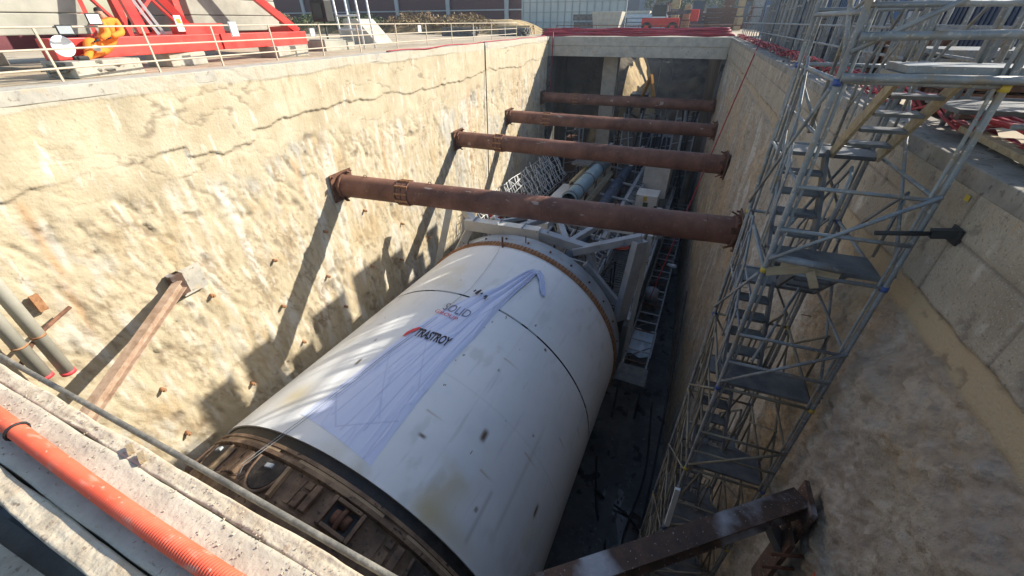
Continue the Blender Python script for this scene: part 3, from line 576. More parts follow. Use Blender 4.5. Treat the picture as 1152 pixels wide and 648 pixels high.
def on_sh(th, s_, h=.03): return FR['T'] @ Vector(((R0+h)*sin(th), s_, (R0+h)*cos(th)))
pts = [on_sh(-.06, 16.1, .3), on_sh(-.045, 15.5, .05), on_sh(.0, 13.6, .04), on_sh(.022, 12.24, .04), on_sh(-.02, 10), on_sh(-.071, 7.83, .06), on_sh(-.12, 5.8), on_sh(-.147, 4.5, .04), on_sh(-.17, 3.95, .02), on_sh(-.22, 3.0, -.05), on_sh(-.27, 1.9, -1.0)]
o = MB().tube(pts, .008, 5).build('guy_wire', M['post'], None, base=pts[-1]); tag(o, 'thin grey wire running along the crown of the white shield and over its cutterhead', 'wire')
pts2 = [p+Vector((.10, .0, .01)) for p in pts[4:]]
o = MB().tube(pts2, .007, 5).build('guy_wire', M['post'], None, base=pts2[-1]); tag(o, 'second shorter thin wire beside the long wire over the cutterhead edge', 'wire')

# ------------------------------------------------------------------ steel frame behind the shield (machine frame coordinates u, s, z)
def Wm(x, y, z): return ((x-6.497-.0596*y)*.9982, y*1.0018 if False else y, z)
fr = thing('support_frame', 'pale grey steel box frame with diagonal braces standing behind the white shield tail', 'steel frame', (7.5, 18.4, FL))
def fb(a, b, w_, h_, nm, mat='greysteel'):
    o = MB().bar(a, b, w_, h_, (0, 0, 1)).build(nm, M[mat], fr); bevel(o, .015); return o
fb((4.0, 18.5, -8.15), (8.3, 18.55, -8.1), .55, .6, 'cross_beam', 'cream_steel')
fb((8.3, 18.55, -8.1), (11.1, 18.5, -8.55), .5, .45, 'cross_beam')
fb((10.2, 18.3, -8.65), (13.4, 18.6, -7.45), .42, .36, 'cross_beam')
fb((13.35, 18.5, -7.6), (13.05, 18.1, -12.1), .36, .75, 'leg')
fb((13.75, 19.2, -7.5), (13.6, 19.2, -17), .25, .25, 'leg', 'cream_steel')
fb((3.0, 18.7, -7.1), (1.9, 18.2, -11.4), .38, .38, 'leg', 'cream_steel')
fb((3.7, 19.3, -7.0), (3.3, 18.9, -11.5), .34, .34, 'leg')
fb((3.0, 19.2, -6.6), (4.3, 18.7, -8.1), .4, .4, 'brace', 'cream_steel')
fb((4.3, 18.6, -8.2), (3.3, 18.2, -10.2), .45, .4, 'brace', 'cream_steel')
fb((6.9, 18.8, -8.1), (8.2, 21.5, -8.3), .32, .3, 'brace')
fb((9.7, 18.8, -8.45), (8.4, 21.5, -8.3), .32, .3, 'brace')
fb((9.9, 18.8, -8.4), (11.0, 21.5, -8.3), .3, .3, 'brace')
fb((5.2, 18.8, -8.1), (8.0, 21.6, -8.2), .2, .2, 'brace')
fb((5.0, 21.6, -8.4), (12.8, 21.6, -8.5), .4, .4, 'rear_beam', 'cream_steel')
fb((11.0, 18.5, -8.6), (11.9, 18.2, -11.5), .35, .35, 'brace')
fb((12.9, 18.2, -11.3), (10.9, 18.1, -9.1), .34, .3, 'brace')
fb((11.6, 18.3, -10.2), (10.9, 18.0, -12.4), .34, .3, 'brace')
fb((13.2, 18.6, -7.8), (13.9, 26, -8.8), .3, .3, 'rear_beam')
mb = MB()
for x in (4.6, 6.0, 7.4, 8.8, 10.0, 11.4, 12.6): mb.box(x-.02, x+.02, 18.2, 18.9, -7.84, -7.7)
mb.build('gusset_plates', M['greysteel'], fr)
# hydraulic clutter in the middle of the frame
hy = thing('hydraulic_unit', 'cluster of pipes and valves with a red cap behind the frame above the shield tail', 'hydraulics', (5.6, 20, -9))
mb = MB()
for k in range(14):
    a = Vector((4.6+random.random()*2.2, 19.4+random.random()*2, -8.9+random.random()*.9)); b = a+Vector((random.uniform(-.8, .8), random.uniform(.2, 1.2), random.uniform(-.3, .5))); mb.tube([a, a.lerp(b, .5)+Vector((0, 0, .2)), b], random.uniform(.04, .11), 8)
mb.build('pipes', M['plastic_white'], hy); MB().box(4.6, 5.3, 20.2, 21.2, -8.5, -8.0).build('red_cap', M['red'], hy); MB().box(5.6, 6.6, 20.4, 21.4, -8.9, -8.1).build('valve_block', M['deck'], hy)
hz = thing('hose_bundle', 'tangle of black hoses beside the right end of the frame braces', 'hoses', (11.5, 19, -11))
for k in range(10):
    a = Vector((10.8+random.random(), 18.4+random.random(), -10.4)); mid_ = a+Vector((random.uniform(-.6, .8), random.uniform(0, 1), random.uniform(-.4, .8))); b = a+Vector((random.uniform(-.5, 1.0), 1.2, random.uniform(-2, -.5)))
    MB().tube([a, a.lerp(mid_, .6)+Vector((0, 0, .15)), mid_, b.lerp(mid_, .4), b], random.uniform(.03, .07), 7).build('hose', M['black'], hz)

# ------------------------------------------------------------------ backup gantry
g = thing('backup_gantry', 'long steel backup gantry with walkways and rails running away from the shield under the struts', 'gantry', (0, 30, FL), 'M')
def gb(nm, mat, f): b = MB(); f(b); return b.build(nm, M[mat], g)
gb('deck', 'deck', lambda b: b.box(-4.6, 5.6, 20.5, 44.5, -13.25, -13.1))
gb('side_girder', 'greysteel', lambda b: b.ibeam((-4.6, 20, -13.4), (-4.6, 44.5, -13.4), .3, .5))
gb('side_girder', 'greysteel', lambda b: b.ibeam((5.7, 20, -13.4), (5.7, 44.5, -13.4), .3, .5))
gb('centre_girder', 'greysteel', lambda b: b.ibeam((2.35, 21, -12.2), (2.35, 44.5, -11.6), .3, .5))
gb('centre_girder', 'greysteel', lambda b: b.ibeam((3.1, 21, -12.6), (3.1, 44.5, -11.9), .14, .5))
for s_ in range(22, 45, 4):
    for u in (-4.4, 5.5): gb('leg', 'greysteel', lambda b: b.bar((u, s_, FL), (u, s_, -13.4), .3, .3))
    gb('portal_bar', 'greysteel', lambda b: b.bar((-1.0, s_+.5, -11.2), (3.2, s_+.5, -11.6), .14, .14))
def tread(b):
    for k in range(40): b.bar((2.35, 21+k*.58, -11.95+k*.014), (3.1, 21+k*.58, -12.3+k*.016), .08, .06)
gb('ladder_rungs', 'greysteel', tread)
def rl(b, u, z):
    for zz_ in (.55, 1.1): b.bar((u, 20.6, z+zz_), (u, 44, z+zz_), .05, .05)
    for k in range(16): b.bar((u, 20.8+k*1.5, z), (u, 20.8+k*1.5, z+1.1), .05, .05)
gb('handrail', 'galv', lambda b: rl(b, 5.75, -13.1)); gb('handrail', 'galv', lambda b: rl(b, -4.5, -13.1))
gb('grating', 'deck', lambda b: [b.bar((3.3, 20.6+k*.3, -13.02), (5.5, 20.6+k*.3, -13.02), .05, .08) for k in range(78)])
# top frame far behind, between struts 2 and 3
gb('upper_frame', 'greysteel', lambda b: (b.bar((-1.3, 40, -9.5), (-1.3, 44.5, -9.5), .3, .3), b.bar((1.9, 38, -9.5), (1.9, 44.5, -9.5), .3, .3), b.bar((-.3, 38, -9.5), (-.3, 44.5, -9.5), .2, .2), b.bar((-1.3, 38.5, -9.5), (2, 38.5, -9.5), .3, .3), b.bar((-1.3, 42.5, -9.5), (2, 42.5, -9.5), .3, .3), b.bar((-1.3, 38.5, -9.5), (2, 42.5, -9.5), .15, .15)))
gb('roof_panel', 'deck', lambda b: b.box(-3.2, -1.5, 36.5, 44.5, -9.75, -9.6))
mb = MB(); mb.lathe([(.56, 0), (.62, 0), (.62, 14.5), (.56, 14.5), (.56, 0)], 40, c=(-1.15, 29.6, -10.4))
du = thing('ventilation_duct', 'blue-grey steel duct with an open round end lying above the gantry', 'duct', (-1.15, 29.6, -11.0), 'M'); mb.build('tube', M['duct'], du)
for q in (.25, 2.0, 5.2, 8.4, 11.6):
    MB().lathe([(.62, q), (.67, q), (.67, q+.12), (.62, q+.12)], 40, c=(-1.15, 29.6, -10.4)).build('hoop', M['deck'], du)
MB().lathe([(.55, 1.2), (.01, 1.2)], 30, c=(-1.15, 29.6, -10.4)).build('inner_plate', M['black'], du)
mb = MB(); [mb.bar((-1.15, 29.9+k*3.4, -11.0), (-1.15, 29.9+k*3.4, -13.1), .5, .12) for k in range(5)]; mb.build('cradle_supports', M['greysteel'], du)
du = thing('conveyor_tube', 'dark blue steel tube running beside the blue-grey duct', 'tube', (.9, 22, -12.6), 'M')
MB().tube([(.9, 22+k*2.2, -12.0+k*.05) for k in range(11)], .52, 30).build('tube', M['bluetube'], du)
mb = MB(); [mb.tube([(.9, 24+k*3, -11.95+k*.068), (.9, 24.15+k*3, -11.95+k*.068)], .56, 30) for k in range(6)]; mb.build('flange', M['deck'], du)
mb = MB(); [mb.bar((.9, 22.5+k*3.6, -12.5), (.9, 22.5+k*3.6, -13.1), .8, .12) for k in range(6)]; mb.build('saddle', M['greysteel'], du)
def chain(u, s0, s1, z, lab):
    t = thing('cable_chain', lab, 'cable chain', (u, s0, z), 'M'); n = int((s1-s0)/.34)
    for k in range(n):
        s_ = s0+k*.34; mb = MB()
        mb.tube([(u-.2, s_, z), (u-.2, s_, z+.35), (u, s_+.02, z+.45), (u+.2, s_, z+.35), (u+.2, s_, z)], .055, 6); mb.build('link', M['tan_plastic'], t)
    mb = MB(); mb.tube([(u-.1, s0, z+.1), (u-.1, s1, z+.1)], .07, 7); mb.tube([(u+.1, s0, z+.12), (u+.08, s1, z+.1)], .06, 7); mb.build('cables', M['black'], t)
chain(-.12, 28, 40, -11.3, 'tan cable carrier chain between the duct and the blue tube')
chain(-2.1, 33.5, 39, -10.6, 'short tan cable chain on the left of the blue-grey duct')
wp = thing('machine_cover', 'large pale flat cover plate on the gantry left of the duct end', 'cover', (-3.4, 29, -12.7), 'M')
bevel(MB().box(-4.1, -2.2, 28, 37.5, -12.75, -11.9).build('plate', M['plastic_white'], wp), .03); MB().box(-4.0, -2.3, 28.2, 37.3, -13.1, -12.76).build('base', M['deck'], wp)
cb = thing('control_cabinet', 'white control cabinet with small green and yellow stickers on the gantry below the second strut', 'cabinet', (4.0, 35, -13.1), 'M')
bevel(MB().box(3.2, 5.0, 34.5, 36.3, -13.05, -10.9).build('body', M['cream_steel'], cb), .03)
MB().box(3.85, 4.15, 34.47, 34.498, -11.4, -11.0).build('sticker', M['yellow'], cb); MB().box(3.9, 4.3, 34.47, 34.498, -11.9, -11.5).build('sticker', M['leaf'], cb)
MB().box(4.35, 4.75, 34.47, 34.498, -12.3, -11.9).build('sticker', M['leaf'], cb); MB().box(3.22, 3.24, 34.46, 34.498, -12.9, -10.7).build('door_gap', M['black'], cb)
cb = thing('site_cabin', 'white cabin roof on the gantry between the second and third struts', 'cabin', (3.9, 42, -13.1), 'M')
bevel(MB().box(2.9, 5.2, 40.2, 44.3, -13.05, -9.6).build('body', M['cream_steel'], cb), .04)
mb = MB(); mb.tube([(4.1, 43.5, -9.56), (4.6, 42, -9.5), (4.9, 40.3, -9.5), (5.1, 39.7, -9.3)], .05, 6); mb.tube([(4.9, 43.5, -9.56), (4.7, 42.4, -9.5), (4.2, 41.3, -9.5)], .05, 6); mb.build('roof_cables', M['black'], cb)
br = thing('barrel', 'grey barrel with a pale lid standing on the gantry in front of the white cabinet', 'barrel', (3.9, 31.2, -13.1), 'M')
MB().lathe([(.02, 0), (.58, 0), (.62, .1), (.60, .6), (.63, .65), (.60, .7), (.62, 1.35), (.5, 1.5)], 30, 'z', (3.9, 31.2, -13.08)).build('drum', M['greysteel'], br)
MB().lathe([(.52, 1.49), (.52, 1.56), (.02, 1.6)], 30, 'z', (3.9, 31.2, -13.08)).build('lid', M['skyblue'], br)
br = thing('barrel', 'dark blue upright cylinder beside the pale lidded barrel on the gantry', 'gas cylinder', (5.1, 32.3, -13.1), 'M')
MB().lathe([(.02, 0), (.34, 0), (.34, 1.5), (.16, 1.75), (.14, 2.0), (.02, 2.0)], 24, 'z', (5.1, 32.3, -13.08)).build('body', M['brightblue'], br); MB().lathe([(.12, 0), (.12, .2), (.01, .2)], 12, 'z', (5.1, 32.3, -11.08)).build('valve', M['black'], br)
t = thing('hose_coil', 'coiled orange and blue hoses lying on the gantry deck behind the nearest strut', 'hose coil', (3.2, 28.4, -13.05), 'M')
for k, mt in enumerate(['orange', 'orange', 'brightblue', 'black']):
    MB().tube([(3.3+(.75-.06*k)*cos(a*.35), 28.6+(.6-.04*k)*sin(a*.35), -12.95+.12*k+.02*sin(a)) for a in range(19)], .07, 7).build('loop', M[mt], t)
t = thing('safety_net', 'pale tangled cable net hanging at the foot of the left wall beyond the shield', 'net', (-5.6, 31, -13), 'M')
mb = MB()
for k in range(60):
    s_ = 25+k*.3; z0 = -10.3+random.uniform(-.3, .3); pts = [(-7.2+j*.28, s_+random.uniform(-.25, .25), z0-j*.42+random.uniform(-.15, .15)) for j in range(7)]; mb.tube(pts, .035, 5)
for j in range(7): mb.tube([(-7.2+j*.28+random.uniform(-.08, .08), 25+k*1.2, -10.3-j*.42+random.uniform(-.12, .12)) for k in range(16)], .03, 5)
mb.build('mesh', M['plastic_white'], t)
rg2 = random.Random(21)
for k in range(26):
    u = rg2.uniform(-4, 5.4); s0 = rg2.uniform(21, 42); L_ = rg2.uniform(1.5, 6); z0 = -13+rg2.uniform(.1, .9); r = rg2.uniform(.04, .12)
    if k % 2: gb('service_pipe', rg2.choice(['deck', 'galv', 'bluetube', 'rust_dark']), lambda b: b.tube([(u, s0, z0), (u+rg2.uniform(-.2, .2), s0+L_, z0+.1)], r, 7))
    else: gb('equipment_box', rg2.choice(['deck', 'greysteel', 'navy', 'rust_dark']), lambda b: (b.box(u, u+rg2.uniform(.4, 1.1), s0, s0+rg2.uniform(.5, 1.6), -13.09, z0+.3)))
for k in range(14):
    u = rg2.uniform(-1, 3.4); s0 = rg2.uniform(20, 27); gb('hydraulic_line', rg2.choice(['black', 'greysteel', 'deck']), lambda b: b.tube([(u, s0, -12.9), (u+rg2.uniform(-.6, .6), s0+.6, -10.6-rg2.random()), (u+rg2.uniform(-1, 1), s0+2.2, -10.2-rg2.random()), (u+rg2.uniform(-1, 1), s0+3.6, -12.6)], rg2.uniform(.04, .09), 7))
# lattice walkway / rails on the right of the shield
lt = thing('rail_track', 'dark steel ladder track with cross ties on the right of the shield', 'track', (6.8, 30, -15.2), 'M')
for u0 in (6.05, 7.35): MB().bar((u0, 18.3, -15), (u0, 45, -15), .10, .12).build('rail', M['galv'], lt)
for k in range(27): MB().bar((6.05, 18.8+k*1.0, -15.02), (7.35, 18.8+k*1.0, -15.02), .09, .06).build('tie', M['greysteel'] if k % 3 else M['rust_dark'], lt)
for k in range(9): MB().bar((6.05, 19+k*3, -15.1), (7.35, 20.5+k*3, -15.1), .05, .05).build('diagonal', M['deck'], lt)
for k in range(7):
    for u in (6.05, 7.35): MB().bar((u, 18.6+k*4.3, FL), (u, 18.6+k*4.3, -15.06), .12, .12).build('support', M['deck'], lt)
MB().box(5.9, 7.5, 16.9, 18.3, -15.5, -14.9).build('end_box', M['deck'], lt)
o = MB().sheet(lambda u, v: (6.1+u*1.35, 19.6+v*2.6, -15.25+.1*sin(u*9)*cos(v*7)), 16, 16).build('plastic_sheet', M['skyblue'], None, 'M', (6.7, 20.8, -15.3)); tag(o, 'pale blue plastic sheet lying under the ladder track beside the shield tail', 'sheet')
o = MB().tube([(7.0, 31, -15.0), (7.6, 30.6, -14.8)], .14, 10).build('work_lamp', M['whiteplas'], None, 'M', (7.2, 31, -15)); tag(o, 'small white bag on the ladder track near the right wall', 'bag')
mb = MB(); rq = random.Random(9)
for k in range(700):
    x = rq.uniform(13.0, 16.6); y = rq.uniform(3.5, 24); q = rq.choice([.02, .03, .05, .09]); c = Vector((x, y, FL+.01)); vs = [c+Vector((rq.uniform(-1, 1), rq.uniform(-1, 1), rq.uniform(0, 1)))*q for _ in range(6)]
    mb.add(vs, [(0, 1, 2), (2, 3, 4), (4, 5, 0), (0, 2, 4), (1, 3, 5)])
o = mb.build('floor_rubble', M['conc_dark'], None, base=(15, 8, FL)); o['kind'] = 'stuff'; o['label'] = 'small rubble scattered over the dark pit floor'; o['category'] = 'rubble'
for k, (x, y, a_, b_) in enumerate([(14.9, 7.5, .9, 1.7), (15.6, 11.5, .6, 1.3), (14.6, 12.8, .5, 1.0)]):
    o = MB().add([(x+a_*(1+.25*sin(3*t*.3))*cos(t*.3), y+b_*(1+.2*cos(2*t*.3))*sin(t*.3), FL+.006) for t in range(21)], [tuple(range(21))]).build('puddle', M['puddle']); struct(o)
# secondary dark clutter on the floor
t = thing('pump_unit', 'pump with round silver tank standing beside the gantry leg near the ladder track', 'pump', (5.6+.9, 25.5, -16), 'M')
MB().lathe([(.01, 0), (.45, .05), (.45, .8), (.01, .95)], 20, 'z', (6.5, 25.5, -15)).build('tank', M['greysteel'], t); MB().box(6.0, 7.0, 25, 26, -15.6, -15.02).build('base', M['deck'], t)
for k, (pts, lab) in enumerate([
    ([(13.3, 15, FL+.05), (13.9, 12, FL+.06), (14.6, 10.5, FL+.05), (14.9, 8, FL+.05), (14.0, 6.5, FL+.05)], 'black cable lying on the dark pit floor close to the shield'),
    ([(15.7, 18, -17.5), (15.9, 14, -18.6), (15.4, 11, FL+.08), (15.6, 8, FL+.06), (15.2, 6, FL+.06), (14.8, 4, FL+.06)], 'long black hose running down to the floor beside the scaffold foot'),
    ([(16.3, 22, -12), (16.2, 17, -14.5), (16.1, 13, -17), (15.9, 10, -18.8), (15.5, 8, FL+.07)], 'black hose hanging down along the right wall to the floor'),
    ([(13.6, 13, FL+.06), (14.4, 12.5, FL+.3), (15.5, 12.2, FL+.06), (16.2, 11.5, FL+.06)], 'black cable crossing the pit floor from the shield to the right wall')]):
    P_ = []
    for i in range(len(pts)-1):
        a, b = Vector(pts[i]), Vector(pts[i+1]); pa = Vector(pts[max(0, i-1)]); pb = Vector(pts[min(len(pts)-1, i+2)])
        for q in range(6):
            t_ = q/6; P_.append(.5*((2*a)+(b-pa)*t_+(2*pa-5*a+4*b-pb)*t_**2+(3*a-pa-3*b+pb)*t_**3))
    P_.append(Vector(pts[-1])); o = MB().tube(P_, .06, 7).build('floor_cable', M['black'], None, base=pts[-1]); tag(o, lab, 'cable')

# ------------------------------------------------------------------ scaffold stair tower
SX0, SX1, SY0, SY1 = 15.31, 16.52, 5.08, 7.05; ZT = .78; DZ = 2.05
sc = thing('scaffold_stair_tower', 'tall galvanised scaffold stair tower rising from the pit floor against the right wall', 'scaffold tower', (15.9, 6, FL))
def sp_(nm, mat, f): b = MB(); f(b); return b.build(nm, M[mat], sc)
def lab_mat(z): return 'galv' if z > -2.5 else 'galv_dirty'
for x in (SX0, SX1):
    for y in (SY0, SY1):
        sp_('standard', 'galv', lambda b: b.tube([(x, y, FL+.02+i*(3.6-FL)/12) for i in range(13)], .032, 8))
        dx_ = .065 if x == SX0 else -.065
        sp_('stiffener_tube', 'galv', lambda b: b.tube([(x+dx_, y, FL+.02+i*(3.6-FL)/12) for i in range(13)], .018, 6))
nl = 10; rj = random.Random(8)
for k in range(-1, nl):
    z = ZT-DZ*k; mt = lab_mat(z); up = z+DZ if k >= 0 else z+.6
    if z < FL: break
    for (a, b_) in (((SX0, SY0), (SX1, SY0)), ((SX0, SY1), (SX1, SY1)), ((SX0, SY0), (SX0, SY1)), ((SX1, SY0), (SX1, SY1))):
        sp_('ledger', mt, lambda b: b.tube([(*a, z-.04), (*b_, z-.04)], .024, 7))
    for (x, y) in ((SX0, SY0), (SX1, SY0), (SX0, SY1), (SX1, SY1)):
        sp_('coupler', 'bluecol' if (x == SX0) == (k % 2 == 0) else 'yellow', lambda b: b.tube([(x, y, z-.08), (x, y, z-.02)], .042, 8))
    if k < 0: continue
    zl = z-DZ                                         # this bay: from zl up to z
    # near face: guard rails and diagonal; far face guard rail; side diagonal
    for h in (.5, 1.0): sp_('guard_rail', mt, lambda b: b.tube([(SX0, SY0-.03, zl+h), (SX1, SY0-.03, zl+h)], .021, 6))
    sp_('guard_rail', mt, lambda b: b.tube([(SX0, SY1+.03, zl+1.0), (SX1, SY1+.03, zl+1.0)], .021, 6))
    sp_('diagonal_brace', mt, lambda b: b.tube([(SX0, SY0-.05, zl+.12), (SX1, SY0-.05, zl+1.05)], .022, 6))
    sp_('diagonal_brace', mt, lambda b: b.tube([(SX0-.04, SY1, zl+.1), (SX0-.04, SY0, z-.1)], .021, 6))
    sp_('diagonal_brace', mt, lambda b: b.tube([(SX1+.03, SY0, zl+.1), (SX1+.03, SY1, z-.1)], .021, 6))
    sp_('diagonal_brace', mt, lambda b: b.tube([(SX0+.03, SY1+.05, z-.1), (SX1-.03, SY1+.05, zl+.1)], .02, 6))
    sp_('mid_ledger', mt, lambda b: (b.tube([(SX0, SY0, zl+DZ/2), (SX0, SY1, zl+DZ/2)], .02, 6), b.tube([(SX0, SY0, zl+DZ/2+.5), (SX0, SY1, zl+DZ/2+.5)], .018, 6)))
    sp_('mid_ledger', mt, lambda b: (b.tube([(SX0, SY1, zl+DZ/2), (SX1, SY1, zl+DZ/2)], .02, 6)))
    sp_('frame_bars', mt, lambda b: [b.tube([(SX0-.05, yq, zl+.15+dq), (SX0-.05, yq+.06, zl+1.15+dq)], .015, 5) for yq, dq in ((SY0+.3, 0), (SY0+.75, .5), (SY0+1.2, .8), (SY0+1.6, 1.0))])
    sp_('cross_tube', mt, lambda b: b.tube([(SX0+rj.uniform(0, .3), SY0+rj.uniform(0, .4), zl+rj.uniform(0, .8)), (SX1-rj.uniform(0, .3), SY1-rj.uniform(0, .5), zl+rj.uniform(.6, 1.8))], .02, 6))
    sp_('side_rail', mt, lambda b: (b.tube([(SX1, SY0, zl+1), (SX1, SY1, zl+1)], .021, 6)))
    # near landing at zl, far landing half way
    sp_('landing', 'deck', lambda b: (b.box(SX0+.05, SX1-.05, SY0+.04, SY0+.56, zl+.0, zl+.05)))
    zf = zl+DZ/2
    sp_('landing', 'deck', lambda b: (b.box(SX0+.05, SX1-.05, SY1-.5, SY1-.04, zf-.05, zf)))
    xm = (SX0+SX1)/2
    # lower flight (left half): near landing zl up to far landing zf ; upper flight (right half): far landing up to z
    for nm_, xa, xb, ya, za, yb, zb in (('stair_flight', SX0+.07, xm-.03, SY0+.5, zl, SY1-.45, zf), ('stair_flight', xm+.03, SX1-.07, SY1-.45, zf, SY0+.5, z)):
        top_wood = (k == 0 and zb > 0)
        f = sp_(nm_, 'wood' if top_wood else 'deck', lambda b: (b.bar((xa, ya, za), (xa, yb, zb), .04, .14, (0, 0, 1)), b.bar((xb, ya, za), (xb, yb, zb), .04, .14, (0, 0, 1))))
        n_ = 5; mbt = MB()
        for i in range(1, n_):
            t_ = i/n_; yc = ya+(yb-ya)*t_; zc = za+(zb-za)*t_; q = MB() if k < 6 else mbt
            q.box(xa+.03, xb-.03, yc-.11, yc+.11, zc-.035, zc)
            if k < 6: q.build('tread', M['deck'], f)
        if k >= 6: mbt.build('treads', M['deck'], f)
    # stair guard frames: bent tubes between the flights and on the open side
    def loop(b, x, y0, z0, y1, z1):
        b.tube([(x, y0, z0+.1), (x, y0, z0+1.0), (x, y0+(y1-y0)*.08, z0+1.1), (x, y1-(y1-y0)*.08, z1+1.1), (x, y1, z1+1.0), (x, y1, z1+.1)], .019, 6)
        for t_ in (.25, .5, .75): b.tube([(x, y0+(y1-y0)*t_, z0+(z1-z0)*t_+.1), (x, y0+(y1-y0)*t_, z0+(z1-z0)*t_+1.1)], .014, 5)
        b.tube([(x, y0, z0+.55), (x, y1, z1+.55)], .015, 5)
    if zf+1 < 3: sp_('stair_guard', mt, lambda b: loop(b, SX0-.02, SY0+.5, zl, SY1-.45, zf)); sp_('stair_guard', mt, lambda b: loop(b, xm, SY0+.5, z-.0, SY1-.45, zf))
    sp_('stair_guard', mt, lambda b: (b.tube([(SX1-.03, SY0+.5, z+.1), (SX1-.03, SY0+.5, z+.9), (SX1-.03, SY1-.4, zf+.9), (SX1-.03, SY1-.4, zf+.1)], .019, 6)))
# head of the tower above ground
for y in (SY0, SY1):
    sp_('head_rail', 'galv', lambda b: (b.tube([(SX0, y, ZT+1.05), (SX1, y, ZT+1.05)], .024, 7), b.tube([(SX0, y, ZT+.55), (SX1, y, ZT+.55)], .024, 7)))
sp_('head_rail', 'galv', lambda b: (b.tube([(SX0, SY0, ZT+1.0), (SX0, SY1, ZT+1.0)], .024, 7), b.tube([(SX0, SY0, ZT+.5), (SX0, SY1, ZT+.5)], .024, 7), b.tube([(SX0, SY0, ZT+.05), (SX0, SY1, ZT+1.9)], .022, 7)))
sp_('head_brace', 'galv', lambda b: b.tube([(SX0, SY0-.04, ZT+.2), (SX1+.05, SY0-.04, ZT+.95)], .024, 7))
for s_ in (0, .62):
    sp_('head_guard', 'galv', lambda b: b.tube([(SX0+.12+s_*.3, SY0+.5+s_, ZT-.6), (SX0+.12+s_*.3, SY0+.5+s_, ZT+.55), (SX0+.17+s_*.3, SY0+.62+s_, ZT+.65), (SX0+.17+s_*.3, SY0+1.0+s_*.5, ZT+.55), (SX0+.17+s_*.3, SY0+1.02+s_*.5, ZT-.7)], .022, 7))
sp_('landing', 'plywood', lambda b: b.box(SX0+.45, SX1-.5, SY0-.02, SY0+.5, ZT+.0, ZT+.035))
sp_('landing', 'galv', lambda b: (b.box(SX1-.72, SX1+.5, SY0+.02, SY0+.55, ZT+.04, ZT+.10)))
sp_('plank_support', 'wood', lambda b: (b.bar((SX0+.02, SY0-.02, ZT-DZ-.06), (SX0+.42, SY0-.02, ZT-DZ+.06), .04, .1), b.bar((SX0+.15, SY0+.0, ZT-DZ+.05), (SX0+.75, SY0+.0, ZT-DZ+.03), .05, .1), b.bar((SX0+.45, SY0-.04, ZT-DZ+.04), (SX0+.55, SY0-.06, ZT-DZ-.15), .04, .09)))
sp_('toe_tube', 'galv', lambda b: b.tube([(SX0, SY0-.01, ZT-DZ+.14), (SX0+.75, SY0-.01, ZT-DZ+.10)], .045, 10))
sp_('toe_tube', 'galv', lambda b: b.tube([(SX0, SY0-.06, ZT+.0), (SX1+.6, SY0-.06, ZT+.02)], .036, 10))
sp_('toe_tube', 'galv', lambda b: b.tube([(SX0+.02, SY0-.06, ZT+.32), (SX1+.9, SY0-.05, ZT+.36)], .036, 10))
sp_('wall_tie', 'black', lambda b: (b.tube([(16.15, SY0-.06, -.66), (16.62, SY0-.04, -.60)], .026, 8), b.bar((16.6, SY0-.04, -.60), (W-.01, SY0-.06, -.56), .07, .09), b.box(W-.03, W-.013, SY0-.15, SY0+.03, -.66, -.50)))
o = MB().bar((15.27, 4.95, -5.9), (15.33, 4.98, -7.2), .09, .05).build('timber_plank', M['plastic_white'], None, base=(15.3, 4.95, -7.2)); tag(o, 'pale plank tied upright to the lower left leg of the scaffold tower', 'plank')

# ------------------------------------------------------------------ gangway and frames on the right bank
gw = thing('bank_scaffold', 'galvanised scaffold frames with crossed braces standing on the right bank beside the stair tower', 'scaffold', (18.6, 6.5, -.1))
def gs(nm, f, mt='galv'): b = MB(); f(b); return b.build(nm, M[mt], gw)
for x in (17.35, 18.5, 19.7, 21.0):
    for y in (5.6, 7.6):
        gs('standard', lambda b: b.tube([(x, y, -.08), (x, y, 3.6)], .034, 8))
    gs('ledger', lambda b: (b.tube([(x, 5.6, 1.1), (x, 7.6, 1.1)], .024, 6), b.tube([(x, 5.6, 2.1), (x, 7.6, 2.1)], .024, 6)))
    gs('diagonal_brace', lambda b: b.tube([(x, 5.6, .2), (x, 7.6, 2.0)], .022, 6))
for y in (5.6, 7.6):
    for z in (.35, 1.05, 1.6, 2.2): gs('ledger', lambda b: b.tube([(17.0, y, z), (21, y, z)], .026, 6))
gs('diagonal_brace', lambda b: b.tube([(17.35, 5.57, .3), (18.5, 5.57, 1.8)], .026, 6))
gs('diagonal_brace', lambda b: b.tube([(18.5, 5.57, 1.8), (19.7, 5.57, .3)], .026, 6))
gs('diagonal_brace', lambda b: b.tube([(17.35, 7.63, 1.8), (18.5, 7.63, .2)], .026, 6))
gs('diagonal_brace', lambda b: b.tube([(19.7, 7.63, 1.8), (18.5, 7.63, .2)], .026, 6))
gs('walkway_board', lambda b: b.box(17.0, 21, 5.65, 6.5, .75, .80), 'plywood')
gs('walkway_board', lambda b: b.box(17.0, 21, 6.6, 7.5, .3, .35), 'deck')
for k in range(34):
    x = rj.uniform(17.2, 23); gs('loose_tube', lambda b: b.tube([(x, 5.7+rj.uniform(0, 2.5), rj.uniform(0, 1.2)), (x+rj.uniform(-1.6, 1.8), 6+rj.uniform(0, 3), rj.uniform(1.2, 3.4))], .026, 6))
for x in (17.4, 18.6, 19.8, 21): gs('standard', lambda b: b.tube([(x, 9.4, -.08), (x, 9.4, 3.6)], .034, 8))
for z in (.5, 1.5, 2.5): gs('ledger', lambda b: b.tube([(17.2, 9.4, z), (22, 9.4, z)], .026, 6))
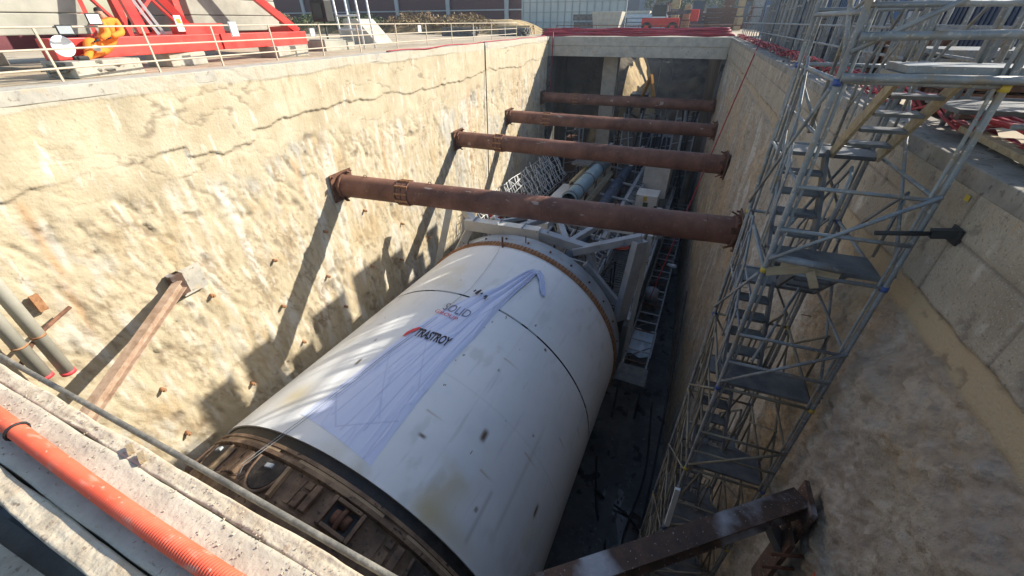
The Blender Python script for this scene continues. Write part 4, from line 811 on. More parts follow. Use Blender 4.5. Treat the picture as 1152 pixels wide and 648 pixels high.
# vertical props stored beyond
tp = thing('formwork_stack', 'row of upright galvanised props and frames leaning beside the right edge of the pit', 'props', (18.6, 12, -.1))
for k in range(26):
    x = 17.9+random.random()*2.2; y = 9+k*.62; h = random.uniform(2.2, 3.2); MB().tube([(x, y, -.08), (x+random.uniform(-.15, .15), y+random.uniform(-.1, .25), h)], random.choice([.03, .04, .05]), 7).build('prop', M['galv'], tp)
for k in range(5): MB().tube([(18.2+random.random(), 9, .6+k*.5), (18.6+random.random()*.8, 25, .7+k*.45)], .03, 6).build('tie_bar', M['galv'], tp)

for k, (a, b, w_, lab) in enumerate([((17.15, 4.3, .08), (17.3, 6.9, .10), .16, 'short timber plank lying on the right coping below the scaffold frames'), ((17.7, 4.2, .0), (20.5, 4.6, .0), .2, 'long grey plank lying across the ground at the right border of the photo'), ((17.8, 5.0, .02), (19.5, 5.35, .05), .14, 'rusty steel channel lying beside the long grey plank on the right bank')]):
    o = bevel(MB().bar(a, b, w_, .07, (0, 0, 1)).build('plank', M[['wood', 'plywood', 'rust_dark'][k]], None, base=a), .008); tag(o, lab, 'plank')
# ------------------------------------------------------------------ railings
def railing(name, lab, pts, hs, ph, mat, net=False, r=.026):
    t = thing(name, lab, 'railing', pts[0])
    path = [Vector(p) for p in pts]
    for h in hs: MB().tube([p+Vector((0, 0, h)) for p in path], r, 8).build('rail', M[mat], t)
    for p in ph: MB().bar(p, Vector(p)+Vector((random.uniform(-.03, .03), random.uniform(-.05, .05), hs[-1]+.02)), .05, .05).build('post', M[mat], t)
    return t
def lr(y): return -2.05-.075*(y-7) if y < 20 else -3.02-.03*(y-20)
ys = [3.0, 5.1, 7.1, 9.8, 12.2, 14.9, 17.9, 20.9, 24.5, 28.2, 32, 36, 40, 43.6, 47]
zt = lambda y: 1.14+.012*(y-7) if y < 20 else 1.30
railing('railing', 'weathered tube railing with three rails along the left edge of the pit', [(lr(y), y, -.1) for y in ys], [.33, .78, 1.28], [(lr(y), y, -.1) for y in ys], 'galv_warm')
railing('railing', 'grey tube railing running along the right edge of the pit behind the scaffold', [(17.45, y, -.1) for y in (7.5, 20, 33, 46)], [.35, .75, 1.2], [(17.45, 7.6+k*1.55, -.1) for k in range(25)], 'galv')
railing('railing', 'low dark railing across the far deck behind the red hoses', [(x, YE+2.7, .02) for x in (0, 8, 17)], [.5, .9], [(x*2.1, YE+2.7, .02) for x in range(9)], 'rust_dark')
def panel(p, w_, h_, mat, lab, nm='tag_plate', fr_=None):
    t = thing(nm, lab, 'sign', p); MB().box(p[0]-.02, p[0], p[1], p[1]+w_, p[2], p[2]+h_).build('plate', M[mat], t)
    MB().box(p[0]-.028, p[0]-.022, p[1]-.03, p[1]+w_+.03, p[2]-.03, p[2]+h_+.03).build('back_frame', M[fr_ or 'post'], t)
panel((-2.0, 8.35, 1.25), .3, .22, 'plastic_white', 'white plate with dark rim just above the near end of the left railing', fr_='black')
panel((-2.0, 7.55, 1.02), .32, .18, 'post', 'grey plate fixed on the top rail at the near end of the left railing', fr_='black')
panel((-3.0, 17.5, .72), .3, .3, 'plastic_white', 'small white tag hanging low on the left railing')
panel((-3.3, 27.3, .72), .35, .35, 'plastic_white', 'small white tag on the farther part of the left railing')
panel((-2.45, 13.0, .85), .28, .42, 'plastic_white', 'white card hanging between two posts in front of the right ballast blocks')

# red netting and hoses
def wavy(p0, p1, n, amp, seed, r=.05):
    rs = random.Random(seed); a = Vector(p0); b = Vector(p1); ph = [rs.uniform(0, 6) for _ in range(4)]
    return [a.lerp(b, i/n)+Vector((amp*sin(i*.7+ph[0])*.6, amp*sin(i*.45+ph[1]), amp*.7*abs(sin(i*.31+ph[2]))+amp*.2*sin(i*.9+ph[3]))) for i in range(n+1)]
for k, lab in enumerate(['lowest', 'second lowest', 'middle', 'second highest', 'topmost', 'rearmost']):
    z = .08+.10*k; pts = wavy((-.9+.1*k, YE+.30+.12*k, z), (17.0-.1*k, YE+.26+.13*k, z+.03), 26, .10, k+3)
    o = MB().tube(pts, .075, 8).build('red_hose', M['redmesh_dark'], None, base=pts[0]); tag(o, lab+' of the long dark red hoses draped across the far deck', 'hose', 'red hoses on the far deck')
nt_ = thing('safety_netting', 'crumpled red plastic netting lying along the right edge of the pit', 'netting', (17.3, 6, -.1))
mb = MB()
for s_ in range(22):
    y0 = 4.6+s_*1.9; q = [(17.22+.12*fb_, y0+1.95*v, .02+.28*abs(sin(fb_*3+v*2+s_))) for v in (0, .25, .5, .75, 1) for fb_ in (0, .5, 1, 1.5, 2)]
    for r_ in range(5): mb.tube([q[c*5+r_] for c in range(5)], .02, 5)
    for c in range(5): mb.bar(q[c*5], q[c*5+4], .05, .03)
mb.build('net', M['redmesh'], nt_)
mb = MB().sheet(lambda u, v: (17.36+.25*u, 4.2+3.4*v, -.03+.09*abs(sin(u*5+v*11))+.04*sin(v*40)), 12, 70); mb.build('folded_roll', M['redmesh'], nt_)
o = MB().tube([(17.0, 27, .4)]+sag((16.9, 26, .45), (14.4, 22.0, -13), -.15, 10), .03, 6).build('red_rope', M['redmesh'], None, base=(17, 27, .4)); tag(o, 'taut thin red hose slanting down from the right railing into the pit', 'rope')
pts = wavy((.1, 19, .03), (-.25, 45.5, .03), 40, .07, 5); o = MB().tube(pts, .035, 6).build('red_hose', M['redmesh'], None, base=pts[0]); tag(o, 'thin red hose lying along the left coping of the pit', 'hose')
o = MB().tube([(-.3, 30.4, .06), (.05, 30.4, .06), (.1, 30.35, -.2), (.13, 30.2, -6), (.12, 30.1, -9.5)], .035, 6).build('hanging_cable', M['black'], None, base=(.1, 30.3, -9.5)); tag(o, 'thin black cable hanging straight down the left wall', 'cable')
o = MB().tube([(.5, YE-.1, .4), (.5, YE-.12, -1), (.45, YE-.1, -6)], .05, 6).build('corner_hose', M['redmesh'], None, base=(.5, YE-.1, -6)); tag(o, 'red hose hanging down the far left corner beside the dark opening', 'hose')

mb = MB(); rq = random.Random(19)
for k in range(1500):
    x = rq.uniform(16.85, 24); y = rq.uniform(3.0, 22); q = rq.choice([.01, .02, .03, .05]); z = .014 if x < 17.5 else -.095; c = Vector((x, y, z)); vs = [c+Vector((rq.uniform(-1, 1), rq.uniform(-1, 1), rq.uniform(0, 1)))*q for _ in range(6)]
    mb.add(vs, [(0, 1, 2), (2, 3, 4), (4, 5, 0), (0, 2, 4), (1, 3, 5)])
o = mb.build('bank_rubble', M['coping_dark'], None, base=(19, 8, -.1)); o['kind'] = 'stuff'; o['label'] = 'small rubble and debris scattered over the right bank'; o['category'] = 'rubble'
# ------------------------------------------------------------------ rakers and wall details
def raker(lab, a, b, w_, h_, mat, plate, pn):
    t = thing('raking_strut', lab, 'steel beam', a); a = Vector(a); b = Vector(b)
    o = MB().ibeam(a, b, w_, h_, .03).build('beam', M[mat], t)
    MB().box(*plate).build(pn, M['raker'], t); return t
t = raker('rusty steel beam splashed with white lime at the lower right corner below the scaffold', (16.5, 4.18, -4.24), (12.6, 1.20, -4.22), .27, .30, 'raker', (16.54, 16.6, 3.9, 4.4, -4.75, -4.02), 'wall_plate')
MB().box(16.42, 16.48, 3.7, 4.05, -6.0, -4.5).build('hanging_plate', M['raker'], t)
MB().bar((16.2, 3.95, -4.5), (16.5, 3.85, -4.95), .22, .10).build('gusset', M['conc_dark'], t)
for dz in (-.35, -.7, -1.1): MB().tube([(16.62, 3.7, -4.3+dz), (16.2, 3.55, -4.25+dz)], .025, 6).build('rebar_stub', M['rust_dark'], t)
t = raker('dusty rusty steel beam propped from a square plate on the left wall', (.35, 6.15, -5.62), (2.75, 1.95, -6.35), .25, .30, 'rust_pale', (.06, .34, 6.0, 6.35, -6.0, -5.3), 'end_shoe')
MB().box(.12, .20, 6.2, 7.0, -6.15, -5.3).build('wall_plate', M['concrete'], t)
mb = MB()
rowc = {}
for k, (y, z) in enumerate(sorted([(7.0, -6.66), (9.65, -6.65), (12.45, -6.65), (9.3, -8.67), (11.9, -8.7), (6.9, -10.89), (9.59, -10.86), (12.4, -10.78), (14.85, -9.77), (4.3, -10.8), (4.4, -8.7), (15.2, -6.7), (17.4, -10.7), (18.0, -8.6), (20.6, -10.7), (18.2, -6.6), (21, -8.5)])):
    b = MB().tube([(-.1, y, z), (.13, y, z)], .065, 10).tube([(.12, y, z), (.19, y, z)], .035, 8).build('anchor_stub', M['rust_orange'], None, base=(0, y, z))
    row = 'upper' if z > -7.5 else 'middle' if z > -9.2 else 'lowest'; seen = rowc.get(row, 0); rowc[row] = seen+1
    tag(b, 'small rusty anchor stub in the left wall, '+row+' row, '+['first', 'second', 'third', 'fourth', 'fifth', 'sixth', 'seventh'][seen]+' from the near end', 'anchor', 'rusty anchor stubs in the left wall')
for k, (x, y, zt_, zb) in enumerate([(.75, 2.80, .4, -6.15), (.85, 2.42, .4, -5.9)]):
    t = thing('standpipe', ['longer of two upright grey plastic pipes against the left wall', 'shorter upright grey plastic pipe beside the longer one at the left wall'][k], 'pipe', (x, y, zb))
    MB().tube([(x, y, zt_), (x, y, zb)], .14, 20).build('tube', M['greypipe'], t); MB().tube([(x, y, zb-.04), (x, y, zb+.05)], .15, 20).build('end_ring', M['redink'], t); MB().tube([(x, y, -4.98), (x, y, -4.93)], .148, 20).build('wire_tie', M['rust_orange'], t)
o = MB().tube([(.7, 2.2, -5.5), (.75, 2.6, -5.1), (.6, 3.0, -4.95), (.3, 3.7, -4.85)], .05, 8).build('steel_bar', M['rust_dark'], None, base=(.5, 3, -5)); tag(o, 'short rusty bar holding the two upright grey pipes to the left wall', 'bar')
o = MB().box(.04, .12, 3.25, 3.42, -4.75, -4.3).build('rusty_plate', M['rust_orange'], None, base=(.04, 3.3, -4.7)); tag(o, 'small rusty plate in the left wall above the upright grey pipes', 'plate')
o = MB().tube([(16.7+.0, 3.35+.13*cos(a*.5), -4.6+.13*sin(a*.5)) for a in range(14)], .03, 7).build('hose_loop', M['orange'], None, base=(16.7, 3.3, -4.75)); tag(o, 'small orange hose loop on the rough wall at the lower right', 'hose')
o = MB().box(W-.02, W-.0135, 5.15, 5.22, -.28, -.22).build('survey_mark', M['yellow'], None, base=(W, 5.2, -.25)); tag(o, 'small yellow-green survey mark on the right wall near its top', 'mark')
mb = MB()
for k in range(12):
    y = 2+random.random()*10; z = -1.4-random.random()*6; mb.tube([(W+.05, y, z), (W-.15-random.random()*.06, y+.03, z-.03)], .008, 5)
mb.build('rebar_ends', M['rust_dark'], rw)

# ------------------------------------------------------------------ foreground pipe and hose
def corr(pts, r, lab):
    P_ = []; a, b = Vector(pts[0]), Vector(pts[1]); L_ = (b-a).length; pitch = .0125; n = int(L_/pitch); rr = []
    for i in range(n):
        for t_, q in ((0, .90), (.28, 1.0), (.62, 1.0), (.9, .90)):
            u = (i+t_)/n; p = a.lerp(b, u); P_.append(p+Vector((0, .012*sin(u*7), 0))); rr.append(r*q*.93)
    t = thing('corrugated_pipe', lab, 'pipe', a); MB().tube(P_, rr, 28).build('tube', M['orange'], t); return t
t = corr([(9.6, .361, -.313), (13.9, .165, -.313)], .0375, 'bright orange corrugated plastic pipe lying on the concrete beam in the foreground')
p_ = Vector((9.6, .361, -.313)).lerp(Vector((13.9, .165, -.313)), .437)
MB().tube([p_+Vector((.0+.01*sin(a), .0405*cos(a), .0405*sin(a))) for a in [i*.42 for i in range(16)]], .006, 6).build('wire_tie', M['black'], t)
pts = [(8.8, .70, -.38), (10.0, .575, -.40), (10.54, .549, -.40), (11.0, .530, -.40), (11.41, .514, -.40), (11.9, .494, -.402), (12.37, .474, -.40), (12.8, .453, -.398), (13.21, .434, -.40), (13.9, .405, -.41), (14.6, .38, -.42)]
o = MB().tube(pts, .0135, 12).build('rubber_hose', M['hose'], None, base=pts[3]); tag(o, 'dusty dark rubber hose following the broken edge of the foreground beam', 'hose')
for k, (x, y, rz) in enumerate([(12.03, .408, .3), (12.12, .400, .5)]):
    b = MB().bar((x-.03, y+.012, -.336), (x+.03, y-.012, -.336), .022, .012); o = b.build('wood_chip', M['wood'], None, base=(x, y, -.35)); tag(o, ['small dusty wood block on the broken beam edge, left of its neighbour', 'small brown wood block on the broken beam edge in the foreground'][k], 'wood block')
# loose crumbs on the foreground beam
mb = MB()
for k in range(900):
    x = random.uniform(10.4, 13.6); y = random.uniform(.17, .44)-.043*(x-11.8); s_ = random.uniform(.0015, .006)
    c = Vector((x, y, -.349)); vs = [c+Vector((random.uniform(-1, 1), random.uniform(-1, 1), random.uniform(0, 1.4)))*s_ for _ in range(6)]
    mb.add(vs, [(0, 1, 2), (2, 3, 4), (4, 5, 0), (0, 2, 4), (1, 3, 5)])
o = mb.build('concrete_crumbs', M['beamconc'], None, base=(12, .3, -.35)); o['kind'] = 'stuff'; o['label'] = 'loose crumbs and grit on the foreground concrete beam'; o['category'] = 'grit'

# ------------------------------------------------------------------ tower crane base on the left bank
cr = thing('tower_crane_base', 'red tower crane base with stacked concrete ballast slabs on the left bank', 'tower crane', (-8, 14, -.1))
def cp(nm, mat, f, par=None): b = MB(); f(b); o = b.build(nm, M[mat], par or cr); return o
for (x, y, wx, wy) in [(-3.3, 8.6, 1.6, 1.8), (-4.6, 12.0, 1.4, 1.4), (-4.4, 17.0, 1.2, 1.8), (-12, 9, 1.6, 1.6), (-13, 20, 1.6, 1.6)]:
    bevel(cp('foundation_pad', 'concrete', lambda b: b.box(x-wx/2, x+wx/2, y-wy/2, y+wy/2, -.098, .34)), .03)
bevel(cp('base_beam', 'red', lambda b: b.bar((-3.6, 7.8, .62), (-5.0, 18.9, .62), .55, .55, (0, 0, 1))), .02)
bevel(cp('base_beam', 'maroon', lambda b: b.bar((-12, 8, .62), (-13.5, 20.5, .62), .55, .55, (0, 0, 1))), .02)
bevel(cp('base_beam', 'red', lambda b: b.bar((-4.3, 12.1, .65), (-13, 13.4, .65), .5, .5, (0, 0, 1))), .02)
bevel(cp('base_beam', 'red', lambda b: b.bar((-4.9, 18.4, .9), (-13, 20, .65), .5, .5, (0, 0, 1))), .02)
for k in range(5):
    bevel(cp('ballast_slab', 'ballast', lambda b: b.box(-9.8, -6.2, 5.4, 10.2+.3, .95+k*.62, .95+k*.62+.6)), .03)
for k in range(5):
    bevel(cp('ballast_slab', 'ballast', lambda b: b.box(-9.9, -6.6, 14.6, 19.2, .95+k*.62, .95+k*.62+.6)), .03)
for (x, y) in ((-6.2, 11.6), (-6.2, 13.8), (-8.4, 11.6), (-8.4, 13.8)):
    cp('mast_leg', 'red', lambda b: b.bar((x, y, .8), (x, y, 12), .26, .26, (1, 0, 0)))
for k in range(6):
    z = 1+k*1.8
    cp('mast_brace', 'red', lambda b: (b.bar((-6.2, 11.6, z), (-6.2, 13.8, z+1.8), .1, .1), b.bar((-6.2, 13.8, z), (-8.4, 13.8, z+1.8), .1, .1), b.bar((-6.2, 11.6, z), (-8.4, 11.6, z+1.8), .1, .1)))
cp('raking_strut', 'red', lambda b: b.bar((-4.9, 18.6, .9), (-6.3, 13.9, 5.0), .3, .3, (0, 0, 1)))
cp('raking_strut', 'red', lambda b: b.bar((-4.3, 12.9, .9), (-5.6, 10.9, 4.8), .2, .26, (0, 0, 1)))
cp('raking_strut', 'red', lambda b: b.bar((-4.1, 10.9, .9), (-6.1, 11.5, 5.0), .3, .3, (0, 0, 1)))
cp('connector_plate', 'red', lambda b: (b.box(-4.9, -4.1, 12.4, 14.0, .9, 1.25), b.box(-4.6, -4.0, 13.7, 14.3, .35, .9)))
cp('hydraulic_pipe', 'black', lambda b: b.tube([(-5.2, 11.2, 1.2), (-5.0, 11.4, 2.0), (-5.2, 11.8, 2.5), (-5.6, 11.9, 1.6), (-5.3, 11.9, 1.0)], .05, 7))
cp('ladder', 'plastic_white', lambda b: (b.bar((-4.9, 11.9, .9), (-5.6, 10.9, 4.5), .09, .09), b.bar((-5.2, 12.3, .9), (-5.9, 11.3, 4.5), .09, .09)))
pl = cp('warning_plate', 'plastic_white', lambda b: b.box(-4.0, -3.96, 12.05, 12.3, 1.0, 1.5)); MB().box(-3.958, -3.952, 12.1, 12.25, 1.25, 1.4).build('yellow_symbol', M['yellow'], pl)
fl = thing('floodlight', 'black boxed floodlight standing near the red beam end on the left bank', 'floodlight', (-5.8, 21.5, -.1))
bevel(MB().box(-6.3, -5.3, 21.3, 21.9, 1.3, 2.3).build('housing', M['black'], fl), .04); MB().box(-6.1, -5.5, 21.26, 21.298, 1.45, 2.15).build('lens', M['glass'], fl); MB().tube([(-5.8, 21.6, -.1), (-5.8, 21.6, 1.3)], .05, 8).build('stand', M['black'], fl)
ld = thing('steel_stool', 'white tubular frame with grating standing behind the railing beside the floodlight', 'frame', (-5.4, 23.8, -.1))
mb = MB(); [mb.tube([(x, y, -.08), (x-.1, y, 2.6)], .06, 7) for x in (-6.2, -4.6) for y in (23.2, 24.2)]; [mb.tube([(-6.2, 23.2, z), (-4.6, 23.2, z)], .05, 7) for z in (.9, 1.6)]; mb.build('frame', M['plastic_white'], ld); MB().box(-6.2, -4.6, 23.2, 24.2, .85, .9).build('shelf', M['concrete'], ld)

# worker in orange
def skin_body(name, pts, edges, radii, mat, parent, sub=2):
    me = bpy.data.meshes.new(name); me.from_pydata([tuple(Vector(p)-ORG[parent.name][0]) for p in pts], edges, []); o = bpy.data.objects.new(name, me); COL.objects.link(o); o.parent = parent
    sm = o.modifiers.new('skin', 'SKIN'); sm.use_smooth_shade = True
    for i, r in enumerate(radii): me.skin_vertices[0].data[i].radius = (r, r)
    me.skin_vertices[0].data[0].use_root = True
    ss = o.modifiers.new('sub', 'SUBSURF'); ss.levels = sub; ss.render_levels = sub; me.materials.append(mat); ORG[o.name] = ORG[parent.name]; return o
wk = thing('person', 'person in an orange work suit crouching behind the left railing beside the red crane base', 'person', (-3.6, 9.2, .34))
P_ = [(-3.6, 9.35, .62), (-3.55, 9.55, .95), (-3.45, 9.62, 1.22), (-3.40, 9.55, 1.38),      # pelvis, waist, chest, neck
      (-3.45, 9.85, 1.28), (-3.20, 9.72, 1.0), (-3.05, 9.30, .92),                          # far arm
      (-3.35, 9.35, 1.25), (-3.05, 9.25, .98), (-3.00, 8.95, .86),                          # near arm
      (-3.5, 9.1, .66), (-3.2, 8.7, .80), (-3.05, 8.45, .42), (-2.95, 8.30, .38),
      (-3.7, 9.3, .58), (-3.3, 8.95, .55), (-3.35, 8.55, .40), (-3.25, 8.35, .38)]
E_ = [(0, 1), (1, 2), (2, 3), (2, 4), (4, 5), (5, 6), (2, 7), (7, 8), (8, 9), (0, 10), (10, 11), (11, 12), (12, 13), (0, 14), (14, 15), (15, 16), (16, 17)]
skin_body('body', P_, E_, [.23, .22, .24, .11, .13, .10, .07, .13, .10, .07, .18, .15, .10, .09, .18, .15, .10, .09], M['suit'], wk)
mb = MB(); hc = Vector((-3.34, 9.42, 1.52))
mb.lathe([(.001, -.15), (.075, -.13), (.105, -.04), (.108, .04), (.085, .10), (.04, .13), (.001, .135)], 16, 'z', hc); mb.lathe([(.001, -.03), (.02, 0), (.001, .03)], 8, 'x', hc+Vector((.10, -.04, -.03))); mb.build('head', M['skin'], wk)
MB().lathe([(.112, .0), (.118, .06), (.10, .12), (.05, .155), (.001, .16)], 16, 'z', hc+Vector((-.012, .012, 0))).build('hair', M['hair'], wk)
mb = MB(); mb.lathe([(.19, 0), (.192, .05)], 20, 'z', (-3.5, 9.58, 1.02)); mb.tube([(-3.08, 8.85, .60), (-3.12, 8.62, .66), (-3.2, 8.6, .62)], .08, 8); mb.build('reflective_bands', M['reflective'], wk)
for c_ in ((-3.03, 9.24, .90), (-2.99, 8.88, .84)):
    mb = MB(); mb.tube([c_, Vector(c_)+Vector((.03, -.09, -.02))], .035, 8)
    for f in range(4): mb.tube([Vector(c_)+Vector((.0+f*.016, -.08, -.01)), Vector(c_)+Vector((.01+f*.016, -.14+.006*f, -.03)), Vector(c_)+Vector((.0+f*.016, -.155, -.07))], .009, 6)
    mb.tube([Vector(c_)+Vector((-.02, -.03, 0)), Vector(c_)+Vector((-.05, -.08, -.02))], .011, 6); mb.build('hand', M['black'], wk)
for c_ in ((-2.9, 8.24, .38), (-3.2, 8.28, .38)): bevel(MB().box(c_[0]-.06, c_[0]+.06, c_[1]-.16, c_[1]+.12, c_[2]-.04, c_[2]+.07).build('boot', M['black'], wk), .03)
o = MB().lathe([(.001, 0), (.16, .02), (.24, .07), (.27, .10), (.25, .11), (.15, .05), (.001, .035)], 28, 'x', (-2.7, 7.75, .72)).build('white_basin', M['whiteplas'], None, base=(-2.7, 7.75, .5)); tag(o, 'white round plastic dish held up behind the railing left of the crouching person', 'dish')
t = thing('steel_pile', 'heap of dark steel bars behind the near end of the left railing', 'steel bars', (-2.9, 7.9, -.1))
for k in range(12): MB().tube([(-3.4+random.random()*.8, 7.2+random.random()*.5, random.random()*.3), (-3.2+random.random()*.8, 8.3+random.random()*.6, random.random()*.35)], .04, 6).build('bar', M['hose'], t)

# ------------------------------------------------------------------ left background: berm, cladding, hoarding
def berm(name, x0, x1, y0, y1, h, mat):
    o = soil_mound(name, x0, x1, y0, y1, lambda x, y: -.12+h*sstep(0, .3, (y-y0)/(y1-y0))*sstep(1, .7, (y-y0)/(y1-y0))*sstep(x0, x0+8, x)*sstep(x1, x1-5, x)*(1+.25*fbm(x*.2, y*.3, 5, 4)), mat, 1, 90, 24); fix_normals(o); return struct(o)
berm('earth_bank', -95, -6, 58, 72, 1.7, M['soil'])
cw = thing('clad_building', 'long maroon sheet clad building with pale posts at the far left behind the bank', 'building', (-52, 76, -.1))
mb = MB().box(-110, -13.5, 76, 84, -.1, 9)
mb.build('wall', M['cladding'], cw)
mb = MB(); [mb.box(-110, -13.5, 75.9, 75.995, z, z+.06) for z in np.arange(.5, 9, .42)]; mb.build('cladding_ribs', M['cladding'], cw)
for x in (-104, -92, -80, -70, -60, -49, -38, -27.5, -16.5): MB().box(x-.35, x+.35, 75.6, 75.89, -.1, 9).build('post', M['post'], cw)
for z in (2.9, 5.6): MB().box(-110, -13.6, 75.7, 75.88, z, z+.18).build('rail', M['post'], cw)
hw = thing('site_hoarding', 'pale sheet hoarding with vertical posts behind the far left corner of the pit', 'hoarding', (-6, 82, -.1))
MB().box(-13.2, 3.4, 74, 74.15, -.1, 5.6).build('sheet', M['meshwall'], hw)
for k in range(15): MB().box(-13.0+k*1.15, -12.9+k*1.15, 73.85, 73.99, -.1, 5.6).build('post', M['post'], hw)
for z in (1.2, 2.5, 3.8): MB().box(-13.2, 3.4, 73.9, 73.995, z, z+.08).build('rail', M['post'], hw)
for k in range(7): 
    pass
# brushwood heaps on the bank: many twigs
def brush(x, y, z, r, h, n, mat, name, lab, grp):
    mb = MB(); rs = random.Random(int(x*10))
    for k in range(n):
        a = rs.uniform(0, 6.28); q = r*math.sqrt(rs.random()); px = x+q*cos(a)*1.6; py = y+q*sin(a); pz = z+h*(1-(q/r)**2)*rs.random()
        s_ = rs.uniform(.05, .16)*max(1, r/2); n1 = Vector((rs.uniform(-1, 1), rs.uniform(-1, 1), rs.uniform(-.3, 1))).normalized(); n2 = Vector((rs.uniform(-1, 1), rs.uniform(-1, 1), rs.uniform(-1, 1))).normalized()
        c = Vector((px, py, pz)); mb.add([c-n1*s_*1.5, c+n2*s_*.6, c+n1*s_*1.5, c-n2*s_*.4], [(0, 1, 2, 3)])
    o = mb.build(name, mat, None, base=(x, y, z)); tag(o, lab, 'bush', grp)
bl = [(-64, 60, 4, 2.6, 'brush', 'brown brushwood heap far left on the bank, behind the white frame'), (-52, 59, 4.5, 2.4, 'brush', 'reddish brown brushwood heap on the bank left of the green shrubs'), (-43, 61, 4, 1.8, 'leaf', 'low dusty green shrubs on the bank below the second pale post'), (-34, 60, 4, 1.6, 'leaf', 'dusty green shrubs on the middle of the bank'), (-25, 61, 4, 1.9, 'brush', 'brown brushwood heap on the bank toward the right end of the maroon wall'), (-17, 60, 3.5, 1.6, 'brush', 'small brown brush heap at the end of the maroon wall'), (-77, 61, 4, 1.6, 'leaf', 'green shrub at the far left end of the bank')]
for x, y, r, h, mt, lab in bl: brush(x, y, .9, r, h, 1500, M[mt], 'shrub', lab, 'shrubs and brush heaps on the bank')
t = thing('concrete_block', 'pale concrete slab leaning on its side behind the left railing near the floodlight', 'concrete block', (-9, 30, -.1))
bevel(MB().add([(-11, 29, -.1), (-8, 29, -.1), (-9.6, 29, 1.5), (-10.8, 29, 1.5), (-11, 31, -.1), (-8, 31, -.1), (-9.6, 31, 1.5), (-10.8, 31, 1.5)], [(0, 1, 2, 3), (4, 7, 6, 5), (0, 4, 5, 1), (1, 5, 6, 2), (2, 6, 7, 3), (3, 7, 4, 0)]).build('block', M['concrete'], t), .03)
for k, (x, y, sx, sy, h, mt, lab) in enumerate([(-6, 22, 1.3, 2.4, .5, 'ballast', 'low concrete block behind the left railing just past the red beam'), (-13, 33, 2, 2, 1.0, 'concrete', 'square concrete block on the left bank below the shrubs'), (-20, 42, 3, 2, .8, 'red', 'red steel box on the left bank near the middle of the railing'), (-12, 50, 4, 1.5, .9, 'deck', 'dark steel stack on the left bank behind the railing'), (-6, 52, 3, 2, .8, 'deck', 'dark pile of steel at the far left corner of the pit'), (-9, 60, 5, 2, 1.0, 'wood', 'stack of timber at the foot of the pale hoarding'), (-2, 56, 3, 2, .7, 'rust_dark', 'stack of rusty sheet piles left of the far deck')]):
    b = MB()
    if mt in ('deck', 'wood', 'rust_dark'):
        for i in range(4):
            for j in range(5): b.bar((x-sx/2, y-sy/2+j*sy/4, .02+i*h/4), (x+sx/2+random.uniform(-.3, .3), y-sy/2+j*sy/4, .02+i*h/4), sy/4*.8, h/4*.85, (0, 0, 1))
    else:
        b.box(x-sx/2, x+sx/2, y-sy/2, y+sy/2, -.1, h-.1); b.box(x-sx/2+.1, x+sx/2-.1, y-sy/2+.1, y+sy/2-.1, h-.099, h-.03)
    o = b.build('material_stack' if mt in ('deck', 'wood', 'rust_dark') else 'block', M[mt], None, base=(x, y, -.1)); bevel(o, .02); tag(o, lab, 'stack' if mt in ('deck', 'wood', 'rust_dark') else 'block')

# ------------------------------------------------------------------ far site beyond the portal
# machinery in the dark end of the pit
rd_ = random.Random(5)
for k, (x, y, lab) in enumerate([(9.5, 47, 'dark machine block on the pit floor right under the far beam'), (12.5, 49, 'dark frame with pipes at the right under the far beam'), (7.5, 50.5, 'low dark tank in the middle of the far opening'), (14.6, 46.8, 'dark cabinet by the right wall under the far beam'), (10.8, 53, 'tall dark rig deep inside the far opening'), (3, 48.5, 'dark crate in the left far opening')]):
    t = thing('site_machine', lab, 'machine', (x, y, FL)); h = rd_.uniform(9.5, 13.5)
    bevel(MB().box(x-1, x+1, y-.8, y+.8, FL+.02, FL+h).build('body', M[['deck', 'navy', 'rust_dark'][k % 3]], t), .05)
    for j in range(5): MB().tube([(x+rd_.uniform(-1, 1), y-.9, FL+rd_.uniform(1, h)), (x+rd_.uniform(-1, 1), y-1.1, FL+h+rd_.uniform(.2, 2)), (x+rd_.uniform(-1, 1), y+.5, FL+h+rd_.uniform(0, 1))], rd_.uniform(.05, .14), 7).build('pipe', M[rd_.choice(['galv', 'deck', 'black', 'greysteel'])], t)
    mb = MB()
    for q in (-1, 1): mb.bar((x+q, y-.85, FL), (x+q, y-.85, FL+h+1.2), .12, .12)
    for zz_ in np.arange(1, h+1, 1.2): mb.bar((x-1, y-.86, FL+zz_), (x+1, y-.86, FL+zz_+.5), .07, .07)
    mb.build('frame', M['greysteel'], t)
for k, (x0, x1, y0, y1, h, lab) in enumerate([(1.2, 4.2, 62, 65, 2.3, 'pale concrete block beyond the far deck, left one'), (5.0, 7.2, 66, 68, 2.4, 'pale concrete block beyond the far deck, right one')]):
    o = MB().add([(x0, y0, -.1), (x1, y0, -.1), (x1+.4, y0, h), (x0-.4, y0, h), (x0, y1, -.1), (x1, y1, -.1), (x1+.4, y1, h), (x0-.4, y1, h)], [(0, 1, 2, 3), (4, 7, 6, 5), (0, 4, 5, 1), (1, 5, 6, 2), (2, 6, 7, 3), (3, 7, 4, 0)]).build('concrete_hopper', M['concrete'], None, base=(x0, y0, -.1)); tag(o, lab, 'concrete block'); bevel(o, .05)
o = bevel(MB().bar((2.5, YE+5.0, .25), (8.0, YE+5.5, .25), .6, .5).build('blue_bundle', M['brightblue'], None, base=(5, YE+5, 0)), .1); tag(o, 'bright blue wrapped bundle lying behind the red hoses, left one', 'bundle')
o = bevel(MB().bar((9.2, YE+5.2, .25), (11, YE+5.4, .25), .6, .5).build('blue_bundle', M['brightblue'], None, base=(10, YE+5, 0)), .1); tag(o, 'shorter bright blue bundle behind the red hoses, right one', 'bundle')
o = struct(MB().box(-.9, 17.5, YE+3.06, YE+12, -.5, -.02).build('far_deck_road', M['ground']))
